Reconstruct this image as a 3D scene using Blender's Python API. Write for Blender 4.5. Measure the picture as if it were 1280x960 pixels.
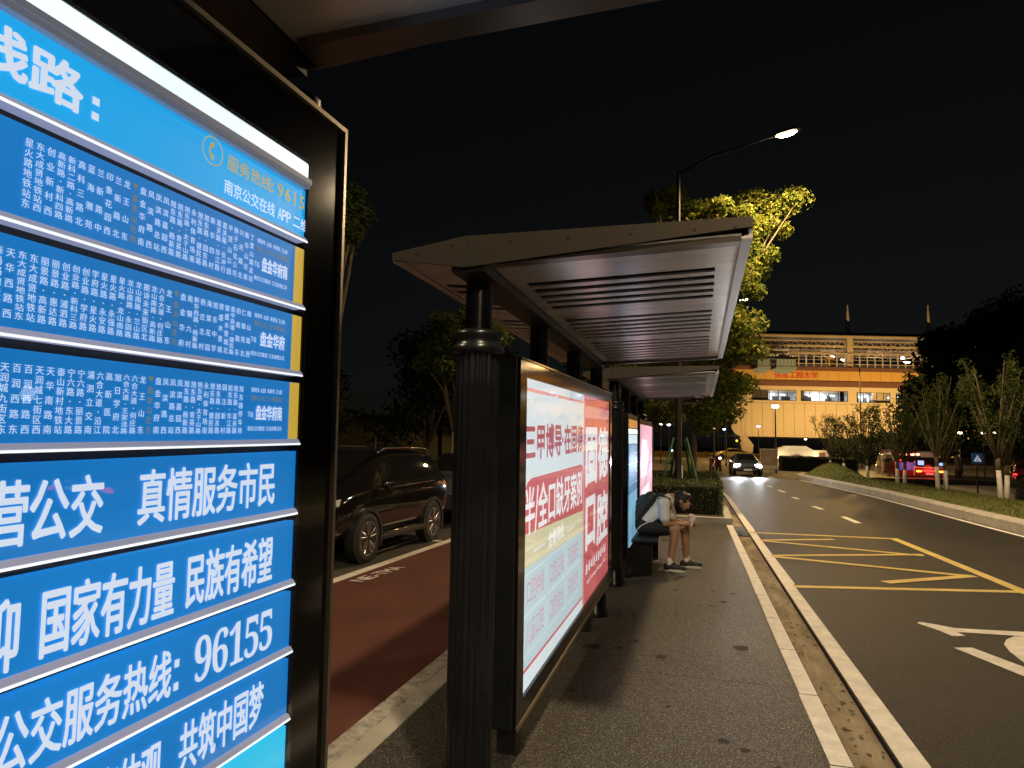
import bpy, bmesh, math, random
import numpy as np
from mathutils import Vector, Matrix, noise as mnoise

for o in list(bpy.data.objects): bpy.data.objects.remove(o)
S = bpy.context.scene
COL = S.collection
random.seed(7)
R = math.radians

# ------------------------------------------------------------------ camera
F_PX, CAM_H, PITCH, YAW, ROLL = 850.0, 1.6, 0.08455, 0.2716, R(1.2)
FW = Vector((-math.sin(YAW)*math.cos(PITCH), math.cos(YAW)*math.cos(PITCH), math.sin(PITCH)))
RT = Vector((math.cos(YAW), math.sin(YAW), 0)); UP = RT.cross(FW)
CR, SR = math.cos(ROLL), math.sin(ROLL)
EYE = Vector((0, 0, CAM_H))
cam = bpy.data.objects.new('camera', bpy.data.cameras.new('camera')); COL.objects.link(cam)
cam.data.sensor_width = 36; cam.data.lens = F_PX/1280*36
cam.data.clip_start = 0.05; cam.data.clip_end = 2000
# image up vector in the world: a roll of 1.2 degrees turns the picture clockwise
x_ax = (RT*CR + UP*SR); y_ax = (UP*CR - RT*SR)
cam.matrix_world = Matrix((( x_ax.x, y_ax.x, -FW.x, EYE.x), (x_ax.y, y_ax.y, -FW.y, EYE.y), (x_ax.z, y_ax.z, -FW.z, EYE.z), (0,0,0,1)))
S.camera = cam

def ray(x, y):
    dx, dy = x-640, y-480
    return FW + x_ax*(dx/F_PX) - y_ax*(dy/F_PX)
def gnd(x, y, z=0.0):
    d = ray(x, y); return EYE + d*((z-CAM_H)/d.z)
def aty(x, y, Y):
    d = ray(x, y); return EYE + d*(Y/d.y)
def atx(x, y, X):
    d = ray(x, y); return EYE + d*(X/d.x)

# ------------------------------------------------------------------ night sky, exposure
W = bpy.data.worlds.new('World'); S.world = W; W.use_nodes = True
nt = W.node_tree; nt.nodes.clear()
out = nt.nodes.new('ShaderNodeOutputWorld'); bg = nt.nodes.new('ShaderNodeBackground')
sky = nt.nodes.new('ShaderNodeTexSky'); sky.sky_type = 'NISHITA'; sky.sun_disc = False
sky.sun_elevation = R(12); sky.sun_rotation = R(200)
hs_ = nt.nodes.new('ShaderNodeHueSaturation'); hs_.inputs['Saturation'].default_value = .45
nt.links.new(sky.outputs[0], hs_.inputs['Color']); nt.links.new(hs_.outputs[0], bg.inputs[0]); bg.inputs[1].default_value = 0.0010
nt.links.new(bg.outputs[0], out.inputs[0])
S.view_settings.view_transform = 'Standard'; S.view_settings.look = 'None'
S.view_settings.gamma = 1; S.view_settings.exposure = 0; S.view_settings.use_curve_mapping = False
cy = S.cycles
cy.use_denoising = True; cy.max_bounces = 6; cy.diffuse_bounces = 3; cy.glossy_bounces = 3
cy.transparent_max_bounces = 8; cy.transmission_bounces = 4; cy.sample_clamp_indirect = 3.0
cy.use_light_tree = True; cy.caustics_reflective = False; cy.caustics_refractive = False

WARM = (1.0, 0.75, 0.45); AMBER = (1.0, 0.56, 0.14); COOL = (0.85, 0.93, 1.0)
def light(name, kind, loc, power, color, parent=None, target=None, size=0.1, angle=150, blend=0.6):
    L = bpy.data.lights.new(name, kind); L.energy = power; L.color = color
    if kind == 'SPOT': L.spot_size = R(angle); L.spot_blend = blend; L.shadow_soft_size = size
    elif kind == 'POINT': L.shadow_soft_size = size
    elif kind == 'AREA': L.size = size
    o = bpy.data.objects.new(name, L); COL.objects.link(o); o.location = loc
    if target is not None:
        o.rotation_euler = (Vector(target)-Vector(loc)).to_track_quat('-Z', 'Y').to_euler()
    if parent is not None:
        o.parent = parent
    return o

# ------------------------------------------------------------------ materials
MATS = {}
def mat(name, color, rough=0.6, metal=0.0, var=0.0, vscale=5.0, bump=0.0, bscale=40.0, emit=None, estr=0.0, coat=0.0, spec=0.5, color2=None, speck=None, streak=None, detail=6, trans=0.0):
    m = bpy.data.materials.new(name); m.use_nodes = True
    n = m.node_tree; b = n.nodes['Principled BSDF']
    b.inputs['Base Color'].default_value = (*color, 1); b.inputs['Roughness'].default_value = rough
    b.inputs['Metallic'].default_value = metal; b.inputs['Coat Weight'].default_value = coat
    b.inputs['Specular IOR Level'].default_value = spec
    if trans: b.inputs['Transmission Weight'].default_value = trans
    tc = n.nodes.new('ShaderNodeTexCoord')
    if var > 0 or color2 is not None:
        t = n.nodes.new('ShaderNodeTexNoise'); t.inputs['Scale'].default_value = vscale; t.inputs['Detail'].default_value = detail
        t.inputs['Roughness'].default_value = 0.65
        if streak:
            mp = n.nodes.new('ShaderNodeMapping'); mp.inputs['Scale'].default_value = streak
            n.links.new(tc.outputs['Object'], mp.inputs[0]); n.links.new(mp.outputs[0], t.inputs['Vector'])
        else: n.links.new(tc.outputs['Object'], t.inputs['Vector'])
        r = n.nodes.new('ShaderNodeValToRGB'); r.color_ramp.elements[0].position = 0.32; r.color_ramp.elements[1].position = 0.7
        c2 = color2 if color2 is not None else tuple(c*(1+var) for c in color)
        c1 = color if color2 is not None else tuple(c*(1-var) for c in color)
        r.color_ramp.elements[0].color = (*c1, 1); r.color_ramp.elements[1].color = (*c2, 1)
        n.links.new(t.outputs['Fac'], r.inputs[0]); src = r.outputs[0]
        if speck:
            t2 = n.nodes.new('ShaderNodeTexVoronoi'); t2.inputs['Scale'].default_value = speck[0]
            n.links.new(tc.outputs['Object'], t2.inputs['Vector'])
            r2 = n.nodes.new('ShaderNodeValToRGB'); r2.color_ramp.interpolation = 'CONSTANT'
            r2.color_ramp.elements[0].color = (0,0,0,1); r2.color_ramp.elements[1].color = (1,1,1,1); r2.color_ramp.elements[1].position = speck[1]
            sp = n.nodes.new('ShaderNodeSeparateColor'); n.links.new(t2.outputs['Color'], sp.inputs[0])
            n.links.new(sp.outputs[0], r2.inputs[0])
            mx = n.nodes.new('ShaderNodeMix'); mx.data_type = 'RGBA'; mx.inputs[7].default_value = (*speck[2], 1)
            n.links.new(r2.outputs[0], mx.inputs[0]); n.links.new(src, mx.inputs[6]); src = mx.outputs[2]
        n.links.new(src, b.inputs['Base Color'])
    if bump > 0:
        t = n.nodes.new('ShaderNodeTexNoise'); t.inputs['Scale'].default_value = bscale; t.inputs['Detail'].default_value = 4
        n.links.new(tc.outputs['Object'], t.inputs['Vector'])
        bp = n.nodes.new('ShaderNodeBump'); bp.inputs['Strength'].default_value = bump; bp.inputs['Distance'].default_value = 0.02
        n.links.new(t.outputs['Fac'], bp.inputs['Height']); n.links.new(bp.outputs[0], b.inputs['Normal'])
    if emit is not None:
        b.inputs['Emission Color'].default_value = (*emit, 1); b.inputs['Emission Strength'].default_value = estr
    MATS[name] = m
    return m
def glass_mat(name, tint=(1,1,1), rough=0.02, gloss=0.08):
    m = bpy.data.materials.new(name); m.use_nodes = True; n = m.node_tree; n.nodes.clear()
    o = n.nodes.new('ShaderNodeOutputMaterial'); mx = n.nodes.new('ShaderNodeMixShader')
    t = n.nodes.new('ShaderNodeBsdfTransparent'); t.inputs[0].default_value = (*tint, 1)
    g = n.nodes.new('ShaderNodeBsdfGlossy'); g.inputs['Roughness'].default_value = rough
    lw = n.nodes.new('ShaderNodeLayerWeight'); lw.inputs[0].default_value = .5
    pw = n.nodes.new('ShaderNodeMath'); pw.operation = 'POWER'; pw.inputs[1].default_value = 5
    fr = n.nodes.new('ShaderNodeMath'); fr.operation = 'MULTIPLY_ADD'; fr.inputs[1].default_value = .45; fr.inputs[2].default_value = .025
    n.links.new(lw.outputs['Facing'], pw.inputs[0]); n.links.new(pw.outputs[0], fr.inputs[0])
    n.links.new(fr.outputs[0], mx.inputs[0]); n.links.new(t.outputs[0], mx.inputs[1]); n.links.new(g.outputs[0], mx.inputs[2])
    n.links.new(mx.outputs[0], o.inputs[0]); MATS[name] = m; return m
def srgb(r, g, b):
    f = lambda c: (c/255/12.92) if c/255 <= .04045 else ((c/255+.055)/1.055)**2.4
    return (f(r), f(g), f(b))
def lit(name, rgb, s=1.0, base=None, rough=0.4, var=0.0, vscale=3.0):
    c = srgb(*rgb)
    m = mat(name, base if base else tuple(min(.8, x*.5) for x in c), rough, emit=c, estr=s)
    if var:
        n = m.node_tree; b = n.nodes['Principled BSDF']; tc = n.nodes.new('ShaderNodeTexCoord')
        t = n.nodes.new('ShaderNodeTexNoise'); t.inputs['Scale'].default_value = vscale; t.inputs['Detail'].default_value = 3
        n.links.new(tc.outputs['Object'], t.inputs['Vector'])
        mr = n.nodes.new('ShaderNodeMapRange'); mr.inputs[1].default_value = .3; mr.inputs[2].default_value = .7
        mr.inputs[3].default_value = s*(1-var); mr.inputs[4].default_value = s*(1+var)
        n.links.new(t.outputs['Fac'], mr.inputs[0]); n.links.new(mr.outputs[0], b.inputs['Emission Strength'])
    return m

M = dict(
 hillm=mat('dark_undergrowth', (.008,.010,.006), .95, var=.5, vscale=.8, bump=.5, bscale=5), ground=mat('ground_earth', (.03,.032,.02), .95, var=.4, vscale=.6, bump=.3, bscale=6),
 platform=mat('platform_asphalt', (.036,.035,.034), .52, var=.42, vscale=.8, bump=1.0, bscale=120, speck=(210,.87,(.30,.29,.26)), spec=.45),
 road=mat('road_asphalt', (.0130,.0108,.0084), .55, var=.32, vscale=.4, bump=.8, bscale=100, speck=(160,.90,(.065,.056,.044)), spec=.2),
 redpath=mat('red_path_surface', (.095,.026,.02), .75, var=.22, vscale=1.2, bump=.5, bscale=120),
 parking=mat('parking_asphalt', (.055,.052,.047), .75, var=.3, vscale=1.0, bump=.5, bscale=80),
 gutter=mat('gutter_concrete', (.13,.10,.06), .9, color2=(.36,.31,.22), vscale=2.5, bump=.6, bscale=25, streak=(2.5,.6,1)),
 kerb=mat('kerb_stone', (.34,.32,.28), .8, color2=(.48,.46,.42), vscale=4, bump=.4, bscale=50),
 kerbpaint=mat('kerb_white_paint', (.22,.21,.19), .8, color2=(.55,.54,.5), vscale=14, bump=.8, bscale=60),
 white=mat('white_road_paint', (.56,.55,.52), .75, color2=(.80,.79,.75), vscale=9, bump=.35, bscale=60),
 yellow=mat('yellow_road_paint', (.48,.36,.09), .75, color2=(.68,.54,.17), vscale=2.5, bump=.3, bscale=60),
 grass=mat('grass_turf', (.06,.075,.015), .95, color2=(.15,.16,.035), vscale=3, bump=.6, bscale=40),
 blade=mat('grass_blade', (.10,.12,.025), .9, var=.4, vscale=2),
 dark=mat('dark_metal', (.020,.023,.030), .27, metal=.5, var=.25, vscale=3, spec=.5),
 darkmat=mat('dark_matt_metal', (.015,.016,.018), .5, var=.2, vscale=4),
 blackgloss=mat('black_gloss_glass', (.006,.006,.007), .10, spec=.3),
 bronze=mat('bronze_trim', (.30,.26,.20), .32, metal=.85, var=.15, vscale=8, streak=(1,1,30)),
 fascia=mat('brushed_fascia', (.15,.132,.115), .30, metal=.85, var=.07, vscale=1.5),
 soffit=mat('soffit_metal', (.82,.81,.85), .26, metal=.38, var=.14, vscale=2.5, streak=(3,.5,1), bump=.03, bscale=6),
 void=mat('roof_void', (.006,.006,.006), .95),
 rim=mat('pale_rim', (.62,.60,.62), .35, metal=.3),
 rail=lit('glow_painted_rail', (138,140,160), .8, base=(.42,.41,.47), var=.2, vscale=2.5), housing=lit('glow_painted_housing', (84,90,104), .8, base=(.42,.41,.47)), led2=lit('plate_led', (200,232,255), 3.0, base=(.8,.8,.8)),  # rail and housing brightness is painted in as a faint glow
 tray=mat('tray_black', (.01,.01,.011), .45),
 blue=lit('blue_backlit_plate', (13,112,186), 1.0, base=(.02,.20,.52), var=.16, vscale=1.6),
 blue2=lit('pale_blue_backlit_plate', (22,158,224), 1.08, var=.08, vscale=1.5),
 cyan=lit('cyan_backlit_plate', (40,190,232), 1.0),
 ltr=lit('white_backlit_lettering', (208,220,238), 1.0),
 ltrs=lit('small_white_lettering', (196,216,240), 1.0),
 gold=lit('gold_lettering', (176,158,84), 1.0),
 olive=lit('olive_lettering', (120,116,70), 1.0),
 yplate=lit('yellow_plate_end', (206,170,66), .9),
 led=lit('led_strip', (244,252,255), 1.15, base=(.8,.8,.8)),
 tube=lit('led_tube', (226,246,250), 1.25, base=(.8,.8,.8), var=.15, vscale=4),
 glass=glass_mat('clear_front_glass'),
 adwhite=lit('ad_white', (216,230,236), 1.12, var=.05, vscale=1.2),
 adblue=lit('ad_pale_blue', (194,220,230), 1.0), r2a=lit('far_board_blue', (60,130,180), .8, var=.3, vscale=3), r2b=lit('far_board_pale', (120,180,210), .8, var=.3, vscale=3),
 adred=lit('ad_red', (206,96,104), 1.02, var=.12, vscale=1.5),
 adpink=lit('ad_pink', (234,160,164), 1.0),
 adyel=lit('ad_cream', (218,214,180), 1.0),
 adrtx=lit('ad_red_lettering', (182,84,98), 1.0),
 adgrey=lit('ad_pale_pink_lettering', (200,160,178), 1.0),
 adwtx=lit('ad_white_lettering', (244,248,252), 1.05),
 carblack=mat('black_car_paint', (.008,.007,.006), .10, coat=1.0, spec=.6),
 carglass=mat('dark_car_glass', (.008,.008,.009), .04, spec=.6),
 rubber=mat('tyre_rubber', (.014,.014,.014), .8, bump=.3, bscale=60),
 alloy=mat('alloy_rim', (.55,.54,.52), .25, metal=.9),
 chrome=mat('chrome_trim', (.7,.68,.62), .15, metal=1.0),
 plastic=mat('black_plastic', (.012,.012,.013), .45),
 lens=mat('clear_lens', (.5,.5,.55), .08, spec=.8),
 plate=mat('number_plate', (.55,.6,.75), .4),
 bark=mat('tree_bark', (.09,.065,.04), .9, color2=(.2,.15,.09), vscale=8, bump=.7, bscale=30, streak=(6,6,1)),
 whitebark=mat('white_painted_trunk', (.5,.48,.44), .85, color2=(.7,.68,.63), vscale=9, bump=.4, bscale=30),
 leaf=mat('leaf_green', (.06,.095,.012), .6, spec=.15, color2=(.20,.23,.035), vscale=1.4, trans=0.0),
 leafyel=mat('leaf_lamplit_yellow', (.22,.24,.035), .6, spec=.15, color2=(.46,.40,.08), vscale=2.0),  # lamplight is put into this leaf colour
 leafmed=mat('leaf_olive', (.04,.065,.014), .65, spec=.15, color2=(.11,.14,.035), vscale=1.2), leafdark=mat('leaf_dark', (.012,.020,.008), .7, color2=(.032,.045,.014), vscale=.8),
 leafhedge=mat('hedge_leaf', (.035,.05,.012), .5, color2=(.10,.12,.03), vscale=3),
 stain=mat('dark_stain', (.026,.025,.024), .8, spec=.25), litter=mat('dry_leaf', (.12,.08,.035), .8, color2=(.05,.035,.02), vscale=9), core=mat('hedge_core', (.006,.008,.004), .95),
 greenpost=mat('green_stake', (.02,.10,.06), .5),
 skin=mat('skin', (.36,.20,.13), .55, var=.06, vscale=12),
 tee=mat('white_tee', (.62,.62,.62), .85, var=.05, vscale=10, bump=.3, bscale=18),
 shorts=mat('black_shorts', (.012,.012,.014), .85, bump=.3, bscale=20),
 hair=mat('black_hair', (.008,.007,.006), .45, bump=.8, bscale=70),
 bag=mat('black_nylon', (.013,.014,.018), .6, bump=.3, bscale=40),
 shoe=mat('dark_shoe', (.02,.022,.024), .6), sole=mat('pale_sole', (.6,.6,.58), .6), sock=mat('white_sock', (.7,.69,.67), .9),
 tissue=mat('pale_tissue', (.75,.62,.60), .8, bump=.3, bscale=30),
 facade=mat('cream_facade', (.62,.52,.36), .6, var=.06, vscale=.15),
 facadeor=mat('orange_facade', (.60,.36,.10), .6, var=.06, vscale=.15),
 brown=mat('brown_band', (.16,.07,.045), .6), joint=mat('panel_joint', (.22,.16,.09), .8),
 steel=mat('painted_steel', (.5,.42,.3), .5, var=.1, vscale=.5), roofm=mat('roof_sheet', (.16,.14,.12), .5),
 room=mat('room_wall', (.7,.72,.74), .8), roomdark=mat('room_dark', (.06,.055,.05), .7),
 panel=lit('ceiling_lamp', (225,240,255), 2.2, base=(.8,.8,.8)),
 redsign=lit('red_sign_letters', (190,66,30), .6),
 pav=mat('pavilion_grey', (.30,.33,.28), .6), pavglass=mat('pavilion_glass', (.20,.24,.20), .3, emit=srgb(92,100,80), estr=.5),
 lampgrey=mat('lamp_post_grey', (.022,.021,.02), .5, metal=.4),
 lamplens=lit('lamp_lens', (255,226,170), 30, base=(.8,.8,.8)),
 lampsmall=lit('small_lamp_lens', (255,226,176), 12, base=(.8,.8,.8)),
 lampcool=lit('cool_lamp_lens', (225,240,255), 7, base=(.8,.8,.8)),
 headlamp=lit('headlamp_on', (240,248,255), 22, base=(.8,.8,.8)),
 redlamp=lit('red_lamp_on', (255,40,36), 5.0), redhot=lit('red_lamp_hot', (255,160,130), 5.0), amberlamp=lit('amber_lamp_on', (255,190,60), 3.0),
 screen=lit('blue_white_glow', (150,190,255), 1.2), bluead=lit('blue_rear_panel', (60,80,160), .6),
 vanwhite=mat('white_van_paint', (.55,.54,.55), .3, coat=.5), carred=mat('dark_red_paint', (.16,.02,.015), .2, coat=1),
 caryel=mat('pale_yellow_paint', (.62,.50,.25), .25, coat=.6), carslate=mat('slate_paint', (.05,.06,.07), .2, coat=1),
 stone=mat('pale_stone', (.50,.45,.36), .8, var=.1, vscale=2, emit=None), relief=mat('brown_relief', (.09,.045,.04), .7, color2=(.2,.1,.08), vscale=6),
 poster=mat('brown_poster', (.42,.30,.2), .7, color2=(.2,.12,.08), vscale=1.6),
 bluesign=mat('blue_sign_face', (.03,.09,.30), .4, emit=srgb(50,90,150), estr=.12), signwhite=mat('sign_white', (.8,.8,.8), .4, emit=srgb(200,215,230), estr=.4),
 yelroad=mat('ochre_lit_road', (.42,.30,.07), .8, var=.2, vscale=.6), gravelgrey=mat('pavement_grey', (.2,.19,.17), .85, var=.2, vscale=2),
 pink=lit('pink_poster', (226,168,190), 1.0, var=.12, vscale=1.5), pinkw=lit('pink_poster_white', (240,238,246), 1.0),
 orange=lit('orange_backlit_header', (214,140,60), .8),
)

for k_ in ('leaf','leafyel','leafmed','leafdark','leafhedge'):        # leaves let some light through
    n_ = M[k_].node_tree; b_ = n_.nodes['Principled BSDF']; o_ = [q for q in n_.nodes if q.type == 'OUTPUT_MATERIAL'][0]
    t_ = n_.nodes.new('ShaderNodeBsdfTranslucent'); x_ = n_.nodes.new('ShaderNodeMixShader'); x_.inputs[0].default_value = .38
    src_ = b_.inputs['Base Color'].links[0].from_socket; n_.links.new(src_, t_.inputs[0])
    n_.links.new(b_.outputs[0], x_.inputs[1]); n_.links.new(t_.outputs[0], x_.inputs[2]); n_.links.new(x_.outputs[0], o_.inputs[0])

# ------------------------------------------------------------------ mesh builder
class MB:
    def __init__(s): s.v = []; s.f = []; s.m = []; s.smooth = []
    def add(s, verts, faces, mi=0, sm=False):
        k = len(s.v); s.v += [tuple(p) for p in verts]
        for f in faces: s.f.append(tuple(i+k for i in f)); s.m.append(mi); s.smooth.append(sm)
        return s
    def box(s, x0, x1, y0, y1, z0, z1, mi=0):
        v = [(x0,y0,z0),(x1,y0,z0),(x1,y1,z0),(x0,y1,z0),(x0,y0,z1),(x1,y0,z1),(x1,y1,z1),(x0,y1,z1)]
        return s.add(v, [(3,2,1,0),(4,5,6,7),(0,1,5,4),(1,2,6,5),(2,3,7,6),(3,0,4,7)], mi)
    def rbox(s, x0, x1, y0, y1, z0, z1, b=.01, mi=0):
        bm = bmesh.new(); bmesh.ops.create_cube(bm, size=1)
        for v in bm.verts: v.co = Vector(((x0+x1)/2+v.co.x*(x1-x0), (y0+y1)/2+v.co.y*(y1-y0), (z0+z1)/2+v.co.z*(z1-z0)))
        bmesh.ops.bevel(bm, geom=bm.edges[:], offset=b, segments=2, affect='EDGES', profile=.5)
        bm.verts.index_update()
        s.add([v.co for v in bm.verts], [[v.index for v in f.verts] for f in bm.faces], mi); bm.free(); return s
    def prism(s, poly, z0, z1, mi=0):           # polygon in xy, extruded in z (counter-clockwise)
        n = len(poly); v = [(p[0],p[1],z0) for p in poly]+[(p[0],p[1],z1) for p in poly]
        f = [tuple(range(n-1,-1,-1)), tuple(range(n,2*n))]+[(i,(i+1)%n,n+(i+1)%n,n+i) for i in range(n)]
        return s.add(v, f, mi)
    def prism_x(s, poly, x0, x1, mi=0):         # polygon in yz, extruded in x
        n = len(poly); v = [(x0,p[0],p[1]) for p in poly]+[(x1,p[0],p[1]) for p in poly]
        f = [tuple(range(n-1,-1,-1)), tuple(range(n,2*n))]+[(i,(i+1)%n,n+(i+1)%n,n+i) for i in range(n)]
        return s.add(v, f, mi)
    def prism_y(s, poly, y0, y1, mi=0):         # polygon in xz, extruded in y
        n = len(poly); v = [(p[0],y0,p[1]) for p in poly]+[(p[0],y1,p[1]) for p in poly]
        f = [tuple(range(n)), tuple(range(2*n-1,n-1,-1))]+[(i,n+i,n+(i+1)%n,(i+1)%n) for i in range(n)]
        return s.add(v, f, mi)
    def sheet(s, pts, mi=0): return s.add(pts, [tuple(range(len(pts)))], mi)
    def tube(s, p0, p1, r0, r1=None, n=10, mi=0, caps=True):
        r1 = r0 if r1 is None else r1; p0 = Vector(p0); p1 = Vector(p1); d = (p1-p0).normalized()
        a = d.orthogonal().normalized(); b = d.cross(a); v = []
        for p, r in ((p0,r0),(p1,r1)):
            for i in range(n):
                t = 2*math.pi*i/n; v.append(p+a*(r*math.cos(t))+b*(r*math.sin(t)))
        f = [(i,(i+1)%n,n+(i+1)%n,n+i) for i in range(n)]
        s.add(v, f, mi, True)
        if caps: s.add(v[:n], [tuple(range(n-1,-1,-1))], mi); s.add(v[n:], [tuple(range(n))], mi)
        return s
    def path(s, pts, radii, n=8, mi=0):
        pts = [Vector(p) for p in pts]; v = []; a = None
        for i, p in enumerate(pts):
            d = (pts[min(i+1,len(pts)-1)]-pts[max(i-1,0)]).normalized()
            a = d.orthogonal().normalized() if a is None else (a-d*a.dot(d)).normalized()
            b = d.cross(a); r = radii[i] if hasattr(radii,'__len__') else radii
            for k in range(n):
                t = 2*math.pi*k/n; v.append(p+a*(r*math.cos(t))+b*(r*math.sin(t)))
        f = [(i*n+k, i*n+(k+1)%n, (i+1)*n+(k+1)%n, (i+1)*n+k) for i in range(len(pts)-1) for k in range(n)]
        f += [tuple(range(n-1,-1,-1)), tuple(range((len(pts)-1)*n, len(pts)*n))]
        return s.add(v, f, mi, True)
    def lathe(s, prof, c=(0,0,0), n=24, axis='z', mi=0, flute=0, fdepth=0):
        v = []; c = Vector(c)
        for r, h in prof:
            for k in range(n):
                t = 2*math.pi*k/n; rr = r
                if flute: rr = r-fdepth*(abs(math.sin(t*flute/2))**4)
                x, y = rr*math.cos(t), rr*math.sin(t)
                v.append(c+Vector((x,y,h) if axis=='z' else ((x,h,y) if axis=='y' else (h,x,y))))
        P = len(prof)
        f = [(i*n+k, i*n+(k+1)%n, (i+1)*n+(k+1)%n, (i+1)*n+k) for i in range(P-1) for k in range(n)]
        if axis == 'y': f = [q[::-1] for q in f]
        s.add(v, f, mi, True)
        s.add(v[:n], [tuple(range(n-1,-1,-1))], mi); s.add(v[-n:], [tuple(range(n))], mi)
        return s
    def ball(s, c, r, n=10, mi=0):
        rx, ry, rz = r if hasattr(r,'__len__') else (r,r,r); c = Vector(c); v = []; m = n//2+1
        for i in range(m+1):
            ph = -math.pi/2+math.pi*i/m
            for k in range(n):
                t = 2*math.pi*k/n; v.append(c+Vector((rx*math.cos(ph)*math.cos(t), ry*math.cos(ph)*math.sin(t), rz*math.sin(ph))))
        f = [(i*n+k, i*n+(k+1)%n, (i+1)*n+(k+1)%n, (i+1)*n+k) for i in range(m) for k in range(n)]
        return s.add(v, f, mi, True)
    def build(s, name, mats, parent=None):
        me = bpy.data.meshes.new(name); me.from_pydata(s.v, [], s.f)
        for m in (mats if isinstance(mats, (list,tuple)) else [mats]): me.materials.append(m)
        me.polygons.foreach_set('material_index', s.m); me.polygons.foreach_set('use_smooth', s.smooth); me.update()
        o = bpy.data.objects.new(name, me); COL.objects.link(o)
        if parent is not None: o.parent = parent
        return o

def tag(o, label, cat, group=None):
    o['label'] = label; o['category'] = cat
    if group: o['group'] = group
    return o
def struct(o): o['kind'] = 'structure'; return o
def stuff(o, label=None, cat=None):
    o['kind'] = 'stuff'
    if label: o['label'] = label
    if cat: o['category'] = cat
    return o
def empty(name, loc=(0,0,0), rz=0.0, label=None, cat=None, group=None):
    o = bpy.data.objects.new(name, None); COL.objects.link(o); o.location = loc; o.rotation_euler = (0,0,rz)
    o.empty_display_size = .2
    if label: tag(o, label, cat, group)
    return o
def kids(o): return [c for c in bpy.data.objects if c.parent == o]
def copy_tree(o, parent=None):
    c = o.copy(); COL.objects.link(c)
    if parent is not None: c.parent = parent
    for k in kids(o): copy_tree(k, c)
    return c

# ------------------------------------------------------------------ glyphs (built-in font)
GL = {}
def glyph(ch, bold):
    k = (ch, bold)
    if k not in GL:
        c = bpy.data.curves.new('glyph', 'FONT'); c.body = ch; c.size = 1; c.offset = bold; c.resolution_u = 2
        o = bpy.data.objects.new('glyph', c); COL.objects.link(o)
        dg = bpy.context.evaluated_depsgraph_get(); m = bpy.data.meshes.new_from_object(o.evaluated_get(dg))
        v = np.array([q.co[:2] for q in m.vertices]) if len(m.vertices) else np.zeros((0,2))
        GL[k] = (v, [tuple(p.vertices) for p in m.polygons])
        bpy.data.objects.remove(o); bpy.data.curves.remove(c); bpy.data.meshes.remove(m)
    return GL[k]
def put(mb, ch, x0, x1, z0, z1, y, bold=.012, mi=0, cjk=True, shear=0):
    """one glyph fitted into a cell of the xz plane, facing -y"""
    v, f = glyph(ch, 0.0)
    if not len(v): return
    if cjk: a0, a1, b0, b1 = 0.04, .96, -.10, .86
    elif ch in '0123456789': a0, a1, b0, b1 = .02, .57, -.01, .72
    else: a0, a1, b0, b1 = v[:,0].min(), v[:,0].max(), -.01, .72
    X = x0+(v[:,0]-a0)/(a1-a0)*(x1-x0); Z = z0+(v[:,1]-b0)/(b1-b0)*(z1-z0)
    # a heavier stroke: the outline laid down again a hair to each side, each layer a touch further forward
    b_ = bold*max(abs(x1-x0), abs(z1-z0))/1.0
    sh = [(0,0)] if bold < .004 else ([(-b_*.5,0),(b_*.5,0)] if bold <= .010 else [(q*b_*math.cos(t), q*b_*math.sin(t)) for q, t in ((1,0),(1,2.1),(1,4.2),(1,1.05),(1,3.14),(1,5.25))])
    for k, (dx, dz) in enumerate(sh): mb.add([(a+dx, y-k*6e-5, b+dz) for a, b in zip(X, Z)], f, mi)
def put_row(mb, text, x0, x1, z0, z1, y, bold=.012, mi=0, gap=.08):
    ws = []
    for c in text:
        if c == ' ': ws.append(.5)
        elif ord(c) < 0x2000: ws.append(.55 if c in '0123456789ABCDEFGHPTMN' else .3)
        elif c in '：': ws.append(.45)
        elif ord(c) > 0x1D000: ws.append(.55)
        else: ws.append(1.0)
    u = (x1-x0)/sum(ws); x = x0
    for c, w in zip(text, ws):
        if c != ' ':
            g = gap*u*w/2
            if c == '：':
                for zz in (z0+.12*(z1-z0), z0+.58*(z1-z0)): mb.sheet([(x+g,y,zz),(x+u*.22,y,zz),(x+u*.22,y,zz+.17*(z1-z0)),(x+g,y,zz+.17*(z1-z0))], mi)
            elif c == '·': mb.sheet([(x+g,y,z0+.42*(z1-z0)),(x+u*.18,y,z0+.42*(z1-z0)),(x+u*.18,y,z0+.56*(z1-z0)),(x+g,y,z0+.56*(z1-z0))], mi)
            else: put(mb, c, x+g, x+u*w-g, z0, z1, y, bold, mi, cjk=(0x2000 < ord(c) < 0x1D000))
        x += u*w
def put_col(mb, text, xc, w, z0, z1, y, bold=.012, mi=0, h=None):
    n = len(text); h = h or min(w*1.05, (z1-z0)/n*.92)
    for i, c in enumerate(text):
        zt = z1-(z1-z0-h)*(i/(n-1) if n > 1 else 0)
        if c == '·': mb.sheet([(xc-w*.08,y,zt-h*.6),(xc+w*.08,y,zt-h*.6),(xc+w*.08,y,zt-h*.45),(xc-w*.08,y,zt-h*.45)], mi)
        elif c == '▼': mb.sheet([(xc-w*.4,y,zt),(xc,y,zt-h*.7),(xc+w*.4,y,zt)], mi)
        else: put(mb, c, xc-w/2, xc+w/2, zt-h, zt, y, bold, mi)

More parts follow.
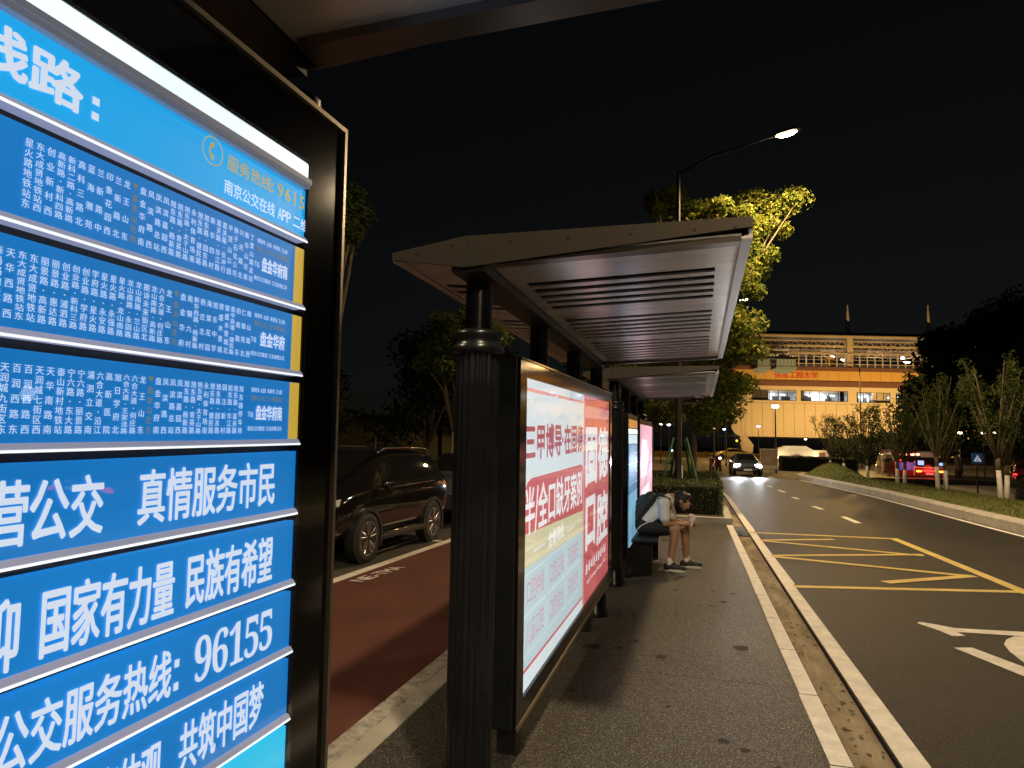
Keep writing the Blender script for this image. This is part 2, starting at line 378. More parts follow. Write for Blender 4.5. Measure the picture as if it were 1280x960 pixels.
# ================================================================== THE SETTING
def V2(p): return (p.x, p.y)
struct(MB().box(-400, 400, -60, 900, -1.2, -.62).build('ground', M['ground']))
xe = lambda Y: .746-.0112*(Y-3.9)            # road-side edge of the platform
xb = lambda Y: 1.0-.0122*(Y-4.1)            # road edge beside the gutter
def strip(fa, fb, Ys, z0, z1):
    return [(fa(y), y) for y in Ys], [(fb(y), y) for y in Ys]
YS = [-8, 0, 4, 9, 14.75]
plat = [(-1.63,-8)]+[(xe(y), y) for y in YS]+[(-1.63,14.75)]
struct(MB().prism(plat, -.5, 0).build('platform', M['platform']))
YG = [-8, 0, 5, 10, 15, 20, 25]
gut = [(xe(y)-.3, y) for y in YG]+[(xb(y)+.02, y) for y in YG[::-1]]
struct(MB().prism(gut, -.5, -.085).build('gutter', M['gutter']))
# road of the bus lane, widening into the junction
kline = [(6.75,5),(6.3,14),(6.22,16.0),(6.15,17.7),(6.05,21.5),(5.92,26.1),(5.55,31),(4.98,37.9)]
nose = [(4.98,37.9),(4.95,39.6),(5.2,41.0),(5.7,41.8),(6.5,42.2),(7.4,41.2),(7.9,39)]
road = [(xb(y), y) for y in YG]+[(.55,34),(-.6,44),(-40,47),(-40,78),(60,78),(60,47),(8.3,44)]+[(a+.25, b) for a, b in kline[::-1]]+[(7.4,-8)]
struct(MB().prism(road[::-1] if False else road, -.5, -.05).build('road', M['road']))
# left side: kerb, red path, parking
kb = MB()
kx0, kx1 = (lambda y: -1.885+.0*y), (lambda y: -1.63)
y = -6.0
while y < 30:
    kb.rbox(-1.76, -1.632, y, y+.98, -.4, .0, .012, 0); kb.rbox(-1.90, -1.765, y+.02, y+1.0, -.4, -.012, .014, 1); y += 1.0
struct(kb.build('kerb', [M['kerb'], M['kerbpaint']]))
struct(MB().box(-4.30, -1.88, -6, 45, -.5, -.15).build('red_path', M['redpath']))
struct(MB().box(-11.5, -4.302, -6, 45, -.5, -.152).build('parking_bays', M['parking']))
ml = MB()
def band(p, q, w, z, mi=0, mb=None):
    p, q = Vector((p[0],p[1],0)), Vector((q[0],q[1],0)); d = (q-p).normalized(); n = Vector((-d.y, d.x, 0))*w/2
    (mb or ml).sheet([(*(p-n).xy, z), (*(q-n).xy, z), (*(q+n).xy, z), (*(p+n).xy, z)], mi)
zl = -.146
band((-4.42,5.0), (-4.24,11.4), .15, zl); band((-4.24,11.4), (-4.15,30), .15, zl)
band((-4.34,11.25), (-9.5,11.5), .13, zl+.0005); band((-4.44,5.1), (-9.5,5.0), .13, zl+.0005)
# letters on the red path beside the bay, read from the bay
pm = MB(); 
def floor_text(text, o, ux, uy, w, h, z, mb, mi=0):
    t = MB(); put_row(t, text, 0, w, 0, h, 0, .015)
    ux = Vector(ux).normalized(); uy = Vector(uy).normalized()
    mb.add([(o[0]+ux.x*p[0]+uy.x*p[2], o[1]+ux.y*p[0]+uy.y*p[2], z-p[1]*4) for p in t.v], t.f, mi)
floor_text('NE-TMA', gnd(441,727,-.15).xy+Vector((.13,0)), (gnd(496,709,-.15)-gnd(441,727,-.15)).xy, (-1,.02), (gnd(496,709,-.15)-gnd(441,727,-.15)).length, .20, zl+.001, ml)
struct(ml.build('parking_lines', M['white']))

# markings beside the gutter and on the road
w1 = MB()
ys = [-6, 0, 3.9, 8, 12, 14.7]
for a, b in zip(ys, ys[1:]):
    n_ = max(1, round((b-a)/.98))
    for k in range(n_):
        c0, c1 = a+(b-a)*k/n_+.006, a+(b-a)*(k+1)/n_-.006; j0, j1 = random.uniform(-.004,.004), random.uniform(-.004,.004)
        w1.sheet([(xe(c0)-.122+j0,c0,.004),(xe(c0)-.008,c0,.004),(xe(c1)-.008,c1,.004),(xe(c1)-.122+j1,c1,.004)])
zr = -.046
ys = [-6, 0, 4, 9, 14.4, 19, 23.6]
for a, b in zip(ys, ys[1:]):
    w1.sheet([(xb(a)+.01,a,zr),(xb(a)+.155,a,zr),(xb(b)+.135,b,zr),(xb(b)+.01,b,zr)])
band((.835,23.6), (.3,36), .11, zr, mb=w1)
for (px, py), (qx, qy) in [((1054,646),(1073,654)),((1017,633),(1028,637)),((991,621.5),(998,624)),((973,612.5),(981,615.5)),((959,607),(965,609)),((961,595.5),(968,597.5)),((907,593.5),(912,594.5))]:
    band(gnd(px,py,-.05), gnd(qx,qy,-.05), .14, zr, mb=w1)
# lane arrow at the frame's right edge
def marks(pts, mb, mi=0, z=zr): mb.sheet([(*gnd(x,y,-.05).xy, z) for x, y in pts], mi)
marks([(1148,778),(1205,795),(1196,796),(1147,779.5)][::-1], w1)
marks([(1148,777.5),(1172,781.5),(1192,785.5),(1280,790.5),(1310,792),(1310,797),(1280,796),(1196,790.5),(1207,795.5),(1190,795.5)][::-1], w1, z=zr+.0006)
marks([(1192,810),(1215,810),(1290,838),(1320,850),(1310,862),(1280,846)][::-1], w1)
marks([(1258,800),(1268,796),(1300,797),(1330,815),(1310,836),(1280,829),(1262,815),(1255,806)][::-1], w1, z=zr+.001)
# edge line along the median
for a, b in zip(kline, kline[1:]): band((a[0]-.13,a[1]), (b[0]-.13,b[1]), .12, zr+.0004, mb=w1)
struct(w1.build('white_road_markings', M['white']))
yl = MB()
for k, (p, q, w) in enumerate([((.86,14.05),(3.5,14.25),.13),((3.45,14.32),(3.72,8.9),.15),((1.06,8.87),(4.4,9.75),.13),
                 ((1.06,13.0),(2.32,13.66),.12),((1.0,12.93),(3.36,12.17),.13),((3.38,12.3),(1.03,11.22),.12),((1.03,11.14),(3.47,10.45),.14),((3.47,10.50),(2.2,9.55),.15)]):
    band(p, q, w, zr+.0005*k, mb=yl)
struct(yl.build('yellow_bus_box', M['yellow']))
# expansion joint, dark spots and stains on the platform
rs = random.Random(5); sp = MB()
for yj in (5.02, 9.9): sp.sheet([(-1.62,yj,.0022),(xe(yj)-.13,yj+.01,.0022),(xe(yj)-.13,yj+.016,.0022),(-1.62,yj+.006,.0022)])
for _ in range(46):
    x, y, r_ = rs.uniform(-1.4,.45), rs.uniform(2.4,14), rs.uniform(.012,.05)*(1 if rs.random() < .8 else 2.2)
    k_ = 11; sp.sheet([(x+r_*rs.uniform(.6,1.1)*math.cos(2*math.pi*q/k_), y+r_*1.2*rs.uniform(.6,1.1)*math.sin(2*math.pi*q/k_), .002+_*1.5e-5) for q in range(k_)])
struct(sp.build('pavement_stains', M['stain']))
cr_ = MB()
for (x, y), n_, st_ in (((2.6,6.0),16,.25),((4.3,12.2),14,.3),((3.0,19),12,.35)):
    a_ = rs.uniform(0,6.28)
    for q in range(n_):
        a_ += rs.uniform(-.7,.7); x2, y2 = x+st_*math.cos(a_), y+st_*math.sin(a_); band((x,y),(x2,y2), rs.uniform(.006,.014), -.0478+q*2e-5, mb=cr_); x, y = x2, y2
struct(cr_.build('road_cracks', M['stain']))
lf = MB()
for _ in range(260):
    y = rs.uniform(2.5,15) if _ < 190 else rs.uniform(3,13); x = rs.uniform(xe(y)+.02, xb(y)-.02) if _ < 190 else rs.uniform(-1.2,.5)
    z_ = -.083 if _ < 190 else .006; a_ = rs.random()*6.28; q = rs.uniform(.010,.028); c_, s__ = math.cos(a_)*q, math.sin(a_)*q
    lf.add([(x-c_,y-s__,z_+rs.random()*.006),(x+s__*.45,y-c_*.45,z_+rs.random()*.01),(x+c_,y+s__,z_+rs.random()*.012),(x-s__*.45,y+c_*.45,z_+rs.random()*.01)], [(0,1,2),(0,2,3)])
stuff(lf.build('fallen_leaves', M['litter']), 'dry leaf litter scattered in the gutter and on the platform', 'leaves')
# drain grating in the gutter
g = MB(); p = gnd(925,656,-.05); gx0, gx1 = xe(14.2)+.0, xb(14.2)-.01
for k in range(9): g.box(gx0, gx1, 13.65+k*.16, 13.65+k*.16+.07, -.085, -.06)
g.box(gx0, gx0+.03, 13.65, 15.0, -.086, -.058); g.box(gx1-.03, gx1, 13.65, 15.0, -.086, -.058)
tag(g.build('drain_grating', M['darkmat']), 'dark iron drain grating lying in the gutter between the two white lines', 'drain')

# planter behind the platform, median, far road
pl = MB(); pl.box(-3.2, .62, 14.76, 14.95, -.4, .13); 
pts = [(.62,14.952),(.62,18),(.45,21),(.2,25),(-.2,31)]
for a, b in zip(pts, pts[1:]): pl.prism([(a[0]-.15,a[1]),(a[0],a[1]),(b[0],b[1]),(b[0]-.15,b[1])], -.4, .131)
struct(pl.build('planter_kerb', M['kerb']))
struct(MB().prism([(-1.63,14.9),(.5,14.9),(.4,20),(.1,25),(-.3,31),(-1.63,31)], -.4, .115).build('planter_soil', M['ground']))
mk = MB()
ring = kline+nose[1:]
def off(pts, d):
    out = []
    for i, p in enumerate(pts):
        a = Vector(pts[max(i-1,0)]); b = Vector(pts[min(i+1,len(pts)-1)]); t = (b-a).normalized(); out.append((p[0]+t.y*d, p[1]-t.x*d))
    return out
inner = off(ring, .34)
for i in range(len(ring)-1):
    a, b, c, d = ring[i], ring[i+1], inner[i+1], inner[i]
    n = max(1, int((Vector(b)-Vector(a)).length/1.0))
    for k in range(n):
        L = lambda p, q, t: (p[0]+(q[0]-p[0])*t, p[1]+(q[1]-p[1])*t)
        t0, t1 = k/n+.004, (k+1)/n-.004
        q = [L(a,b,t0), L(d,c,t0), L(d,c,t1), L(a,b,t1)]
        m2 = MB(); v = [(x,y,-.5) for x,y in q]+[(x,y,.2) for x,y in q]
        # chamfered top edge on the road side
        q2 = [L(q[0],q[1],.14), q[1], q[2], L(q[3],q[2],.14)]
        mk.add([(x,y,-.5) for x,y in q]+[(x,y,.16) for x,y in q]+[(x,y,.2) for x,y in q2],
               [(0,1,5,4),(1,2,6,5),(2,3,7,6),(3,0,4,7),(4,5,9,8),(5,6,10,9),(6,7,11,10),(7,4,8,11),(8,9,10,11)])
struct(mk.build('median_kerb', M['kerb']))
rightedge = [(9.9,5),(9.7,16),(9.4,24),(8.6,31),(8.1,36),(7.75,39.5)]
gr = MB(); top = []
left_in = off(kline+nose[1:4], .33)
# grass surface as a lofted, slightly domed strip
ncol = 10
def on_line(line, Y):
    for a, b in zip(line, line[1:]):
        if min(a[1],b[1]) <= Y <= max(a[1],b[1]): return a[0]+(b[0]-a[0])*(Y-a[1])/(b[1]-a[1])
    return line[-1][0] if Y > line[-1][1] else line[0][0]
def med_z(t, Y):
    hump = .55*math.exp(-((Y-38.6)/2.2)**2)*math.sin(math.pi*min(1,max(0,t)))
    fall = -.45*max(0, (t-.72)/.28)**1.5
    return .19+.10*math.sin(math.pi*min(t,.7)/.7*.9)+hump+fall
rows = [5+i*.6 for i in range(61)]
for Y in rows:
    x0 = on_line([(a+.33,b) for a, b in kline]+[(5.6,41.4)], Y); x1 = on_line(rightedge, Y)
    for k in range(ncol+1):
        t = k/ncol; gr.v.append((x0+(x1-x0)*t, Y, med_z(t, Y)))
for i in range(len(rows)-1):
    for k in range(ncol):
        a = i*(ncol+1)+k; gr.f.append((a, a+1, a+ncol+2, a+ncol+1)); gr.m.append(0); gr.smooth.append(True)
struct(gr.build('median_turf', M['grass']))
bl = MB(); rnd = random.Random(3)
for _ in range(16000):
    Y = 12+28*rnd.random()**1.5; x0 = on_line([(a+.36,b) for a, b in kline]+[(5.6,41.4)], Y); x1 = on_line(rightedge, Y)
    t = rnd.random()*.9; x = x0+(x1-x0)*t; z = med_z(t, Y); h = rnd.uniform(.03,.09); a = rnd.random()*6.28; w = .012
    bl.add([(x-w*math.cos(a),Y-w*math.sin(a),z-.01),(x+w*math.cos(a),Y+w*math.sin(a),z-.01),(x+rnd.uniform(-.04,.04),Y+rnd.uniform(-.04,.04),z+h)], [(0,1,2)])
stuff(bl.build('grass_blades', M['blade']), 'short mown grass growing on the median strip', 'grass')
far = [(9.9,5),(9.7,16),(9.4,24),(8.6,31),(8.1,36),(7.9,44),(8.3,47),(60,47),(60,5)]
struct(MB().prism([(a-.6 if i < 6 else a, b) for i, (a, b) in enumerate(far)][::-1], -.6, -.45).build('far_road', M['road']))
struct(MB().prism([(11.4,14),(11.4,26),(12.0,33),(13,45),(22,45),(22,14)][::-1], -.6, -.32).build('far_pavement', M['gravelgrey']))
struct(MB().box(-60, 90, 78.2, 110, -.61, -.02).build('far_pavement_behind_junction', M['gravelgrey']))

# ================================================================== BUS SHELTERS
def frame_root(name, A, d, h0, label, cat, group=None):
    d = Vector(d).normalized(); n = d.cross(Vector((0,0,1))).normalized(); v = n.cross(d)
    o = bpy.data.objects.new(name, None); COL.objects.link(o); P = Vector(A)-v*h0
    m = Matrix((( d.x, -n.x, v.x, P.x), (d.y, -n.y, v.y, P.y), (d.z, -n.z, v.z, P.z), (0,0,0,1)))
    o.matrix_world = m; tag(o, label, cat, group); return o

def column_mb(x, z0=-.02, full=True):
    mb = MB()
    if full:
        mb.lathe([(.135,z0),(.135,.05),(.12,.07),(.12,.16),(.105,.19)], (x,0,0), 28)
        mb.lathe([(.1,.19),(.1,1.99)], (x,0,0), 96, flute=20, fdepth=.009)
    return mb
def make_shelter():
    root = empty('bus_shelter', (-.97, 2.9, 0), R(90), 'dark metal bus shelter with slotted wing roof holding the white and red ad box', 'bus shelter', 'wing roofed bus shelters')
    for x in (0, 3.62):
        c = column_mb(x).build('column', M['dark'], root)
        k = MB(); k.lathe([(.1,1.985),(.118,1.995),(.118,2.02),(.104,2.03),(.104,2.055),(.113,2.065),(.113,2.085),(.07,2.10)], (x,0,0), 36); k.build('collar', M['dark'], c)
        MB().lathe([(.06,2.09),(.06,2.318)], (x,0,0), 24).build('upper_shaft', M['dark'], c)
    for x in (1.2, 2.41):
        MB().lathe([(.085,2.0),(.085,2.02),(.058,2.03),(.058,2.318)], (x,0,0), 24).build('post', M['dark'], root)
    X0, X1 = -.22, 3.56
    zc = lambda y: 2.362+(-y)*.042 if y <= 0 else 2.362+y*.07       # soffit height
    top = MB().prism_x([(.33,2.395),(.33,2.412),(0,2.468),(-1.16,2.474),(-1.16,2.455),(0,2.448)][::-1], X0+.016, X1-.016)
    roof = top.build('roof', M['void'], root)
    sec = [(.335,2.385),(.335,2.415),(0,2.471),(-1.165,2.477),(-1.165,2.437),(0,2.335)]
    for xa, xo in ((X0, X0-.002), (X1-.014, X1+.0005)):
        fs = MB().prism_x(sec[::-1], xa, xa+.014).build('fascia', M['fascia'], roof)
        bt = MB(); bt.box(xo, xo+.0015, -.010, -.004, 2.343, 2.466)
        for y in (.22,.06,-.2,-.45,-.7,-.95,-1.1): bt.lathe([(.006,-.003),(.007,.001)], (xo+.0015, y, 2.44 if y < .1 else 2.41), 8, 'x')
        bt.build('joint_and_rivets', M['darkmat'], fs)
    rim = MB(); rim.prism_x([(-1.163,2.395),(-1.122,2.395),(-1.122,2.404),(-1.15,2.41),(-1.15,2.452),(-1.163,2.452)], X0+.015, X1-.015)
    rim.prism_x([(.335,2.376),(.296,2.376),(.296,2.384),(.325,2.388),(.325,2.41),(.335,2.41)][::-1], X0+.015, X1-.015)
    rim.build('eave_rim', M['rim'], roof)
    slots = [.29+.144*i for i in range(5)]+[1.29+.144*i for i in range(6)]+[2.29+.157*i for i in range(7)]
    sf = MB()
    def plate(xa, xb, ya, yb, t=.008):
        sf.add([(xa,ya,zc(ya)),(xb,ya,zc(ya)),(xb,yb,zc(yb)),(xa,yb,zc(yb)),(xa,ya,zc(ya)+t),(xb,ya,zc(ya)+t),(xb,yb,zc(yb)+t),(xa,yb,zc(yb)+t)],
               [(0,1,2,3),(7,6,5,4),(0,4,5,1),(1,5,6,2),(2,6,7,3),(3,7,4,0)])
    for ya, yb, yc, yd in ((-.085,-.15,-1.035,-1.122), (.065,.10,.27,.296)):
        plate(X0+.015, X1-.015, ya, yb); plate(X0+.015, X1-.015, yc, yd)
        xs = X0+.015
        seams = [1.075, 2.145]
        edges = []
        for s in slots: edges += [(s-.038, s+.038)]
        for s in seams: edges += [(s-.003, s+.003)]
        for a, b in sorted(edges): plate(xs, a, yb, yc); xs = b
        plate(xs, X1-.015, yb, yc)
    sf.build('soffit', M['soffit'], roof)
    for xa in (X0+.016, X1-.085):
        MB().prism_x([(-.10,zc(-.10)-.022),(-.10,zc(-.10)-.001),(-1.119,zc(-1.119)-.001),(-1.119,zc(-1.119)-.022)], xa, xa+.068).build('end_lip', M['fascia'], roof)
    MB().box(X0+.02, X1-.02, -.083, .062, 2.32, 2.362).build('spine_beam', M['darkmat'], roof)
    MB().prism_x([(-1.1,2.43),(-.09,2.39),(-.09,2.425),(-1.1,2.445)], X0+.02, X1-.02).build('slot_shade_sheet', M['void'], roof)  # near-black sheet paints the shade of the roof void behind the slots
    return root
sh = make_shelter()
s0 = copy_tree(sh); s0.location = (-.905, 2.9-5.20, .06); s0['label'] = 'bus shelter roof over the blue route board, cropped by the top of the picture'
s2 = copy_tree(sh); s2.location = (-.97, 2.9+5.05, 0); s2['label'] = 'smaller looking bus shelter behind the seated person, before the lamp post'

# --- lit ad box -----------------------------------------------------
dA = (.0044, .9997, .0215); A0 = (-.82, 3.183, 1.578); H0 = 1.578
lb = frame_root('lit_ad_box', A0, dA, H0, 'large lit ad box, white and red poster, under the near shelter roof', 'ad box')
x0, x1, z0, z1 = -.09, 3.21, H0-1.30, H0+.425
cab = MB(); cab.rbox(x0, x1, .012, .30, z0, z1, .008)
b = cab.build('cabinet', M['dark'], lb)
fr = MB(); ax0, ax1, az0, az1 = .03, 3.1, H0-1.19, H0+.335
fr.box(x0, ax0, -.004, .012, z0, z1); fr.box(ax1, x1, -.004, .012, z0, z1); fr.box(ax0, ax1, -.004, .012, az1, z1); fr.box(ax0, ax1, -.004, .012, z0, az0)
fr.build('frame', M['blackgloss'], lb)
tr = MB(); tr.box(x0, x1, -.012, -.0045, z1-.008, z1); tr.box(x0, x1, -.012, -.0045, z0, z0+.010); tr.build('edge_trim', M['bronze'], lb)
lg = MB()
for x in (.35, 2.75): MB().box(x-.06, x+.06, .10, .2, -.05-(.0215*x), z0+.02).build('leg', M['darkmat'], lb)
y0 = .010
po = MB().box(ax0, ax1, y0, .0118, az0, az1).build('poster', M['adwhite'], lb)
def zz(v): return H0+v
def rect(mb, a, b, c, d, y, mi): mb.sheet([(a,y,zz(c)),(b,y,zz(c)),(b,y,zz(d)),(a,y,zz(d))], mi)
ap = MB(); ym = y0-.001
rect(ap, .04, 1.72, .272, .290, ym, 1)
ap.sheet([(.03,ym,zz(-.43)),(1.74,ym,zz(-.50)),(1.74,ym,zz(-.22)),(1.715,ym,zz(-.18)),(1.66,ym,zz(-.165)),(.20,ym,zz(-.165)),(.12,ym,zz(-.18)),(.06,ym,zz(-.22)),(.03,ym,zz(-.27))], 0)
ap.sheet([(.03,ym,zz(-.60)),(1.74,ym,zz(-.645)),(1.74,ym,zz(-.50)),(.03,ym,zz(-.43))], 2)
ap.sheet([(.03,ym,zz(-1.09)),(1.74,ym,zz(-1.12)),(1.74,ym,zz(-.645)),(.03,ym,zz(-.60))], 3)
ap.sheet([(.03,ym-.0005,zz(-1.10)),(1.74,ym-.0005,zz(-1.125)),(1.74,ym-.0005,zz(-1.108)),(.03,ym-.0005,zz(-1.083))], 0)
rect(ap, 1.79, 3.1, -1.19, .335, ym, 0)
rect(ap, 1.74, 1.79, -1.19, .335, ym, 1)
rect(ap, 1.80, 3.1, .17, .26, ym-.0005, 1)
for i, (a, b_) in enumerate(((.08,.55),(.60,1.09),(1.13,1.6))):
    for c in (-.83,-1.03):
        for q in ((a,b_,c,c+.006),(a,b_,c+.19,c+.196),(a,a+.006,c,c+.19),(b_-.006,b_,c,c+.19)): rect(ap, *q, ym-.0005, 4)
ap.build('poster_fields', [M['adred'], M['adpink'], M['adyel'], M['adblue'], M['adwhite']], po)
al = MB(); yt = y0-.002
put_row(al, '三甲博导·在固德', .05, 1.70, zz(-.075), zz(.115), yt, .03, 0)
put_row(al, '半/全口缺牙案例', .05, 1.70, zz(-.445), zz(-.205), yt, .022, 1)
put_row(al, '全省寻找', .60, 1.04, zz(-.585), zz(-.495), yt, .02, 1)
rect(al, .25, .52, -.545, -.538, yt, 1); rect(al, 1.12, 1.4, -.57, -.563, yt, 1)
for t, a, b_, c in (('口腔种植',.12,.51,-.79),('口腔正畸',.64,1.05,-.80),('牙齿美白',1.17,1.56,-.80),('儿童口腔',.12,.51,-.99),('口腔综合',.64,1.05,-1.0),('牙周治疗',1.17,1.56,-1.0)):
    put_row(al, t, a, b_, zz(c), zz(c+.125), yt, .008, 2)
put(al, '固', 1.82, 2.40, zz(-.33), zz(.11), yt, .045, 1); put(al, '德', 2.46, 3.02, zz(-.33), zz(.10), yt, .03, 1)
put(al, '口', 1.82, 2.34, zz(-.82), zz(-.39), yt, .045, 1); put(al, '腔', 2.42, 3.02, zz(-.86), zz(-.45), yt, .03, 1)
for row, (ua, ub, va, vb, n) in enumerate(((1.87,2.96,-.99,-.92,9),(1.95,2.9,-1.07,-1.045,14))):
    for k in range(n):
        a = ua+(ub-ua)*k/n; w = (ub-ua)/n*.55; s = (k*7 % 5)/5*.03
        al.sheet([(a,yt,zz(va+s)),(a+w,yt,zz(va+s*.3)),(a+w*1.25,yt,zz(vb+s)),(a+w*.4,yt,zz(vb-s*.4))], 1)
al.build('poster_lettering', [M['adrtx'], M['adwtx'], M['adgrey']], po)
MB().box(ax0, ax1, .002, .004, az0, az1).build('front_glass', M['glass'], lb)

# --- the blue route board --------------------------------------------
dS = (.01523, .99972, .01828); AS = (-.70, 1.093, 1.583); HS = 1.583
rb = frame_root('route_board', AS, dS, HS, 'tall backlit blue bus route board in a black cabinet, nearest the viewer', 'route board')
z = lambda v: HS+v
UL, UR, ZB, ZT = -1.30, .124, z(-1.22), z(.645)
MB().rbox(UL, UR, .034, .16, ZB, ZT, .006).build('cabinet', M['dark'], rb)
fr = MB(); FY = .0075; fr.box(.0045, UR-.009, FY, .034, ZB+.009, ZT-.009); fr.box(UL+.009, .0045, FY, .034, z(.5285), ZT-.009); fr.box(UL+.009, -1.17, FY, .034, ZB+.009, z(.5285)); fr.box(-1.17, .0045, FY, .034, ZB+.009, z(-1.08))
fr.build('frame', M['blackgloss'], rb)
tr = MB(); tr.box(UR-.009, UR, -.002, .034, ZB, ZT); tr.box(UL, UR-.0092, -.002, .034, ZT-.009, ZT); tr.box(UL, UL+.009, -.002, .034, ZB, ZT-.0092); tr.box(UL+.0092, UR-.0092, -.002, .034, ZB, ZB+.009)
tr.build('edge_trim', M['bronze'], rb)
for u in (-1.0, -.1): MB().rbox(u-.06, u+.06, .05, .14, -.06, ZB+.004, .006).build('leg', M['darkmat'], rb)
MB().box(-1.17, .0045, .028, .0335, z(-1.08), z(.5285)).build('back_panel', M['tray'], rb)
MB().rbox(-1.169, .004, .006, .028, z(.4965), z(.5275), .004).build('light_tube', M['tube'], rb)
hs = MB(); hs.rbox(-1.169, .004, .002, .028, z(.478), z(.4955), .003); hs.box(-1.169, .004, -.001, .002, z(.486), z(.4955)); hs.build('tube_housing', M['housing'], rb)
LO = [.3765, .2505, .1275, .0030, -.1220, -.2480, -.3660, -.4830, -.602, -.722, -.842, -.962]
YP = .0125; YT = YP-.0016
tops = [.4765]+[l-.0115 for l in LO[:-1]]
C2 = '星火路地铁站东 东大成贤地铁站西 创业新村西 高新路·新科四路 新科二路·高新路 高科三路北 蓝海雅苑 兰新路中 印象花园西 兰新路北 龙王山东 ▼盘龙山庄西 盘金华府南 凤滨路西 凤滨路总站 凤滨嘉园西 旭东路·杨新路 旭东路·育英路 旭东路·太子山路 永利体育场南 旭东路·健民路 旭东路·园东路 新华四村 葛关路·华江路 葛关路·长冲行 平顶山公园 扬子石化公司 兴达路北 新华山庄南 丁家山路总站'.split()
C3 = '泰冯路地铁站西 天华西路西 东大成贤地铁站东 东大成贤地铁站 丽景路·高新路 丽景路·惠达路 创业路·浦泗路 创业路·新科三路 创业路·学府路 学府路·星火路 星火路·永安路 星火路·永强路 星火路·龙山南路 龙山南路·永固路 龙山南路·兰山路 朗诗未来街区北 龙山南路·高新路 六合大道·何庄路 龙王山东 ▼盘龙山庄北 盘金华府 南钢六村 新华西路·杨新路 杨庄北村 海棠花园 旭东中学 荣盛水景城 荣盛水景城北 葛中高墙·健民路 四周路东 仁锦苑北 晓山路西'.split()
C4 = '天润城地铁站东 天润城九街区东 百润西路东 百润西路西 天润城七街区西 天华南路南 泰山新村地铁站 宁六路·东大路 宁六路·丽景路 浦泗立交南 六合大道·沿江 高新医院 旭日学府北 六合大道·王家洼路 六合大道·何庄路 龙王山东 ▼盘龙山庄东 盘金华府南 凤滨路西 凤滨路总站 凤滨嘉园西 旭东路·杨新路 旭东路·育英路 旭东路·太子山路 永利体育场南 旭东路·健民路 旭东路·园东路 园注新村 旭东路·华江路 旭东路·葛关路 旭东路停车场'.split()
